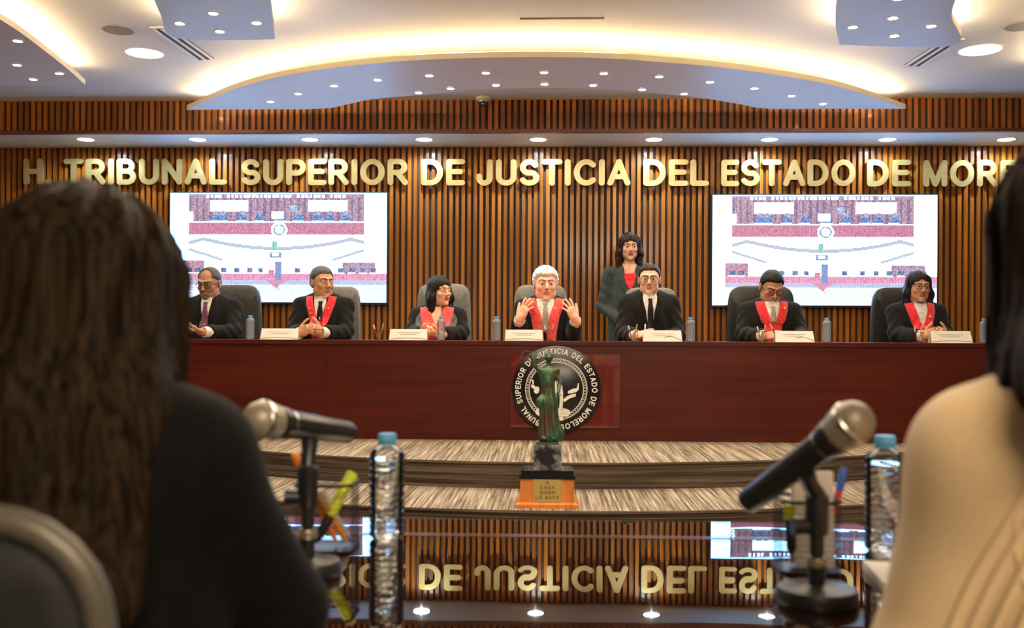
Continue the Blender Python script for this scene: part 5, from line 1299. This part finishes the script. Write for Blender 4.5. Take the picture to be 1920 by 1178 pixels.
# ================================================================ THE TWO PEOPLE SEATED WITH THEIR BACKS TO THE CAMERA
def back_person(label, pos, top, shw, el_o, el_i, wr_o, wr_i, skin_m, coat, coat_name, hair_m, hair_f, hh=.98, coat_h=.006, ribs=None, side=-1, yaw=0, neck=.0, dsz=.0):
    H0 = top-.120*hh; Hd = Head((0, -.035, H0), 4, 0, yaw, hh); sz = H0-.138+dsz; b = Field()
    b.cone((0, .012, sz+.01), Hd.w((0, .018, -.04)), .050, .046, .02); b.cone((0, .02, .52), (0, .0, sz-.12), .125, .130, .05, sc=(1, .68, 1))
    arms = {side: (el_o, wr_o), -side: (el_i, wr_i)}
    for s in (-1, 1):
        el, wr = map(np.array, arms[s]); sh = V3(s*shw, .005, sz-.055)
        b.cone((0, .01, sz-.02), sh, .055, .044, .04); b.cone(sh, el, .040, .034, .02); b.cone(el, wr, .034, .024, .015)
        hand(b, wr, (-s*.35, -.9, -.05), (0, 0, -1), (-s*.9, -.2, 0), (20, 22, 14), 4, s=.92)
        b.cone((s*.09, .02, .50), (s*.10, -.36, .50), .080, .055, .04); b.cone((s*.10, -.36, .50), (s*.10, -.34, .08), .052, .036, .02); b.ell((s*.10, -.40, .036), (.038, .10, .034), .02)
    head_shape(b, Hd, .92, .9)
    V, Fq = surface(b, (-.40, -.72, -.02), (.40, .22, top+.03), .005)
    root = mesh_np('person', V, Fq, [skin_m, L_red], None, True, lip_faces(Hd, V[Fq].mean(1))); root.location = pos; root.rotation_euler = (0, 0, pi)
    props(root, label, 'person'); eyes(Hd, root)
    j = Field(); j.cone((0, .022, .52), (0, .004, sz-.13), .150, .150, .05, sc=(1, .74, 1)); j.cone((0, .014, sz-.01), (0, .012, sz+.030+neck), .070, .058, .02)
    for s in (-1, 1):
        el, wr = map(np.array, arms[s]); sh = V3(s*shw, .006, sz-.060)
        j.cone((0, .012, sz-.035), sh, .072, .056, .05); j.cone(sh, el, .054, .047, .03); j.cone(el, el+.88*(wr-el), .046, .040, .02)
    j.cone((0, .012, sz+.0), (0, -.02, sz+.14), .050, .060, .006, 's')
    if ribs:
        j.fn(ribs, 0, 'disp', (0, 0, .6), 8.5)
    field_obj(coat_name, j, (-.44, -.60, .40), (.44, .26, sz+.12), coat_h, coat, root)
    t = Field()
    for s in (-1, 1): t.cone((s*.085, .02, .50), (s*.10, -.36, .50), .105, .075, .05); t.cone((s*.10, -.36, .50), (s*.10, -.34, .06), .070, .060, .03)
    field_obj('trousers', t, (-.3, -.5, .03), (.3, .2, .62), .012, C_robe, root)
    field_obj('hair', hair_f(Hd), Hd.o-np.array([.24, .2, .46]), Hd.o+np.array([.24, .26, .2]), .0042, hair_m, root, relax=0)
    return root, Hd, sz, j
def wavy_hair(H, length=.24, width=.050, back=.052):
    F = Field(); e = H.ell; c = H.cone
    e(F, (0, .020, .040), (.086, .104, .088), .01)
    for s in (-1, 1):
        c(F, (s*.052, .040, .04), (s*.060, .072, -.11), .045, .046, .03); c(F, (s*.060, .072, -.11), (s*(.090), .150, -length-(.03 if s < 0 else 0)), .050, width*.7, .04)
        c(F, (s*.066, -.01, .03), (s*.074, -.02, -.14), .026, .020, .02)
    c(F, (0, .070, .03), (0, .100, -.12), back, .05, .05); c(F, (0, .100, -.12), (0, .160, -length-.02), .05, .045, .05); c(F, (.03, .095, -.10), (.085, .155, -length-.04), .045, .036, .05)
    F.fn(lambda p: (lambda q: np.maximum(np.abs(q[:, 0])-.055, np.maximum(q[:, 1]+.03, q[:, 2]-.06)))(H.inv(p)), .01, 's', H.o, .35)
    F.cone(H.w((0, .0, -.06)), H.w((0, .01, -.25)), .050, .05, .01, 's')
    def w(p):
        q = H.inv(p); a = np.arctan2(q[:, 0], q[:, 1]+.02); z = q[:, 2]
        return .0030*np.sin(a*17+np.sin(z*22)*1.3)+.0020*np.sin(a*41+z*30)+.0008*np.sin(a*97-z*18)+.006*np.clip(-z-.10, 0, 1)*10*np.sin(a*9+z*26)*.35
    F.fn(w, 0, 'disp', H.o, .6)
    return F
H_fore = hairmat('hair_brown_wavy', (.005, .0032, .002), (.034, .020, .010), .6, (150, 150, 9), .05); H_fore2 = hairmat('hair_dark', (.006, .004, .003), (.030, .018, .012), .6, (170, 170, 12), .05)
C_blk = cloth('jacket_black', (.005, .0045, .004), sheen=.02); C_cream = mat('cream_knit', rough=.85, sheen=.3, spec=.15); noise_col(C_cream, (900, 900, 900), (.68, .48, .25), (.86, .64, .37), bump=.5, bdist=.0008)
wc = atY(180, 500, 1.0)
wp, Hw, sw, jw = back_person('woman with long wavy brown hair in a black jacket, seen from behind', (wc.x-.006, .975, 0), 1.214, .118, (-.182, -.09, .775), (.182, -.08, .775), (-.09, -.34, .790), (.09, -.34, .790),
    S_tan, C_blk, 'jacket', H_fore, wavy_hair, dsz=.052)
def ribs(p):
    x, y, z = p.T; f = 0
    return .0011*np.sin(y*150+z*12)*np.clip((np.abs(x)-.10)*20, 0, 1)
cc = atY(2092, 500, .90)
cp_, Hc, scz, jc = back_person('person in a cream knitted sweater with dark hair, cut by the picture edge', (cc.x, .895, 0), 1.262, .120, (.158, -.02, .780), (-.16, -.04, .780), (.03, -.33, .795), (-.10, -.34, .790),
    S_tan, C_cream, 'sweater', H_fore2, lambda H: wavy_hair(H, .10, .034, .040), side=1, hh=1.0, dsz=.022)
# raised knitted seams running over the shoulder and down the sleeve
def back_seam(name, path, parent, field, m, r):
    P = []
    for x, z in path: P.append((x, .6, z))
    P = np.array(P, float); t = np.zeros(len(P)); D = np.array((0, -1., 0))
    for _ in range(60): t += np.clip(field.ev(P+D*t[:, None], .25)*.7, -.02, .06)
    ok = t < .75; Q = (P+D*t[:, None])[ok]
    if len(Q) > 3: G().tube([tuple(q) for q in Q], r, 6).build(name, m, parent)
for k in range(4):
    o_ = k*.011
    back_seam('knit_rib', [(.085+o_*.4+(.165+o_*.0-.085)*u*.55-o_*.2, scz-.045-.25*u) if False else (.098+.075*sin(u*1.5)-o_*1.15, scz-.035-.26*u) for u in np.linspace(0, 1, 22)], cp_, jc, C_cream, .0034)
back_seam('shoulder_seam', [(.030+.085*u, scz+.020-.055*u-.02*u*u) for u in np.linspace(0, 1, 14)], cp_, jc, C_cream, .0032)
back_seam('armhole_seam', [(.110+.012*sin(u*3), scz-.045-.12*u) for u in np.linspace(0, 1, 14)], cp_, jc, C_cream, .0018)

# visitor chairs
def visitor_chair(x, y, label, top=.945, w=.40, rz=0, m_edge=None):
    root = empty('visitor_chair', (x, y, 0), rz, label, 'chair', 'chairs of the public seats')
    # y grows toward the table
    out = []; r = .075; a = w/2
    pts = [(-a-.035, .46)]+[(-a-.035+.035*u, .46+(top-r-.46)*u) for u in (.3, .6, .9)]+[(-a+r-r*cos(t), top-r+r*sin(t)) for t in np.linspace(0, pi/2, 7)]
    pts = pts+[(-x_, z_) for x_, z_ in pts[::-1]]
    path = [Vector((x_, -.02-.10*(z_-.46), z_)) for x_, z_ in pts]
    G().tube(path, .011, 10).build('back_frame', mat('chair_frame', col=(.13, .115, .085), rough=.4, metal=.3), root)
    n = 12; rows = []
    for i in range(n):
        z_ = .50+(top-.012-.50)*i/(n-1); xa = a-.006+.030*(1-(z_-.46)/(top-.46)) if z_ < top-r else a-r+math.sqrt(max(1e-6, r*r-(z_-top+r)**2))-.004
        rows.append([(-xa+2*xa*j/10, -.02-.10*(z_-.46)-.012*cos((j/10-.5)*pi), z_) for j in range(11)])
    sheet('back_mesh', np.array(rows), mat('chair_mesh', col=(.010, .010, .010), rough=.7), root, .006, (0, -1, 0))
    g = G(); rbox(g, (0, .22, .455), (.44, .42, .06), .05, axis='z'); g.build('seat', M_black, root)
    for s in (-1, 1):
        G().tube([(s*.235, -.02, .46), (s*.235, -.04, .02)], .011, 8).build('leg', M_dark, root); G().tube([(s*.22, .40, .43), (s*.24, .43, .02)], .011, 8).build('leg', M_dark, root)
    return root
e_ = atY(196, 1000, .80)
visitor_chair(e_.x-.150, .745, 'black chair with a rounded tan-edged back behind the woman in the black jacket', .940)
visitor_chair(cc.x+.02, .70, 'black chair under the person in the cream sweater', .80)
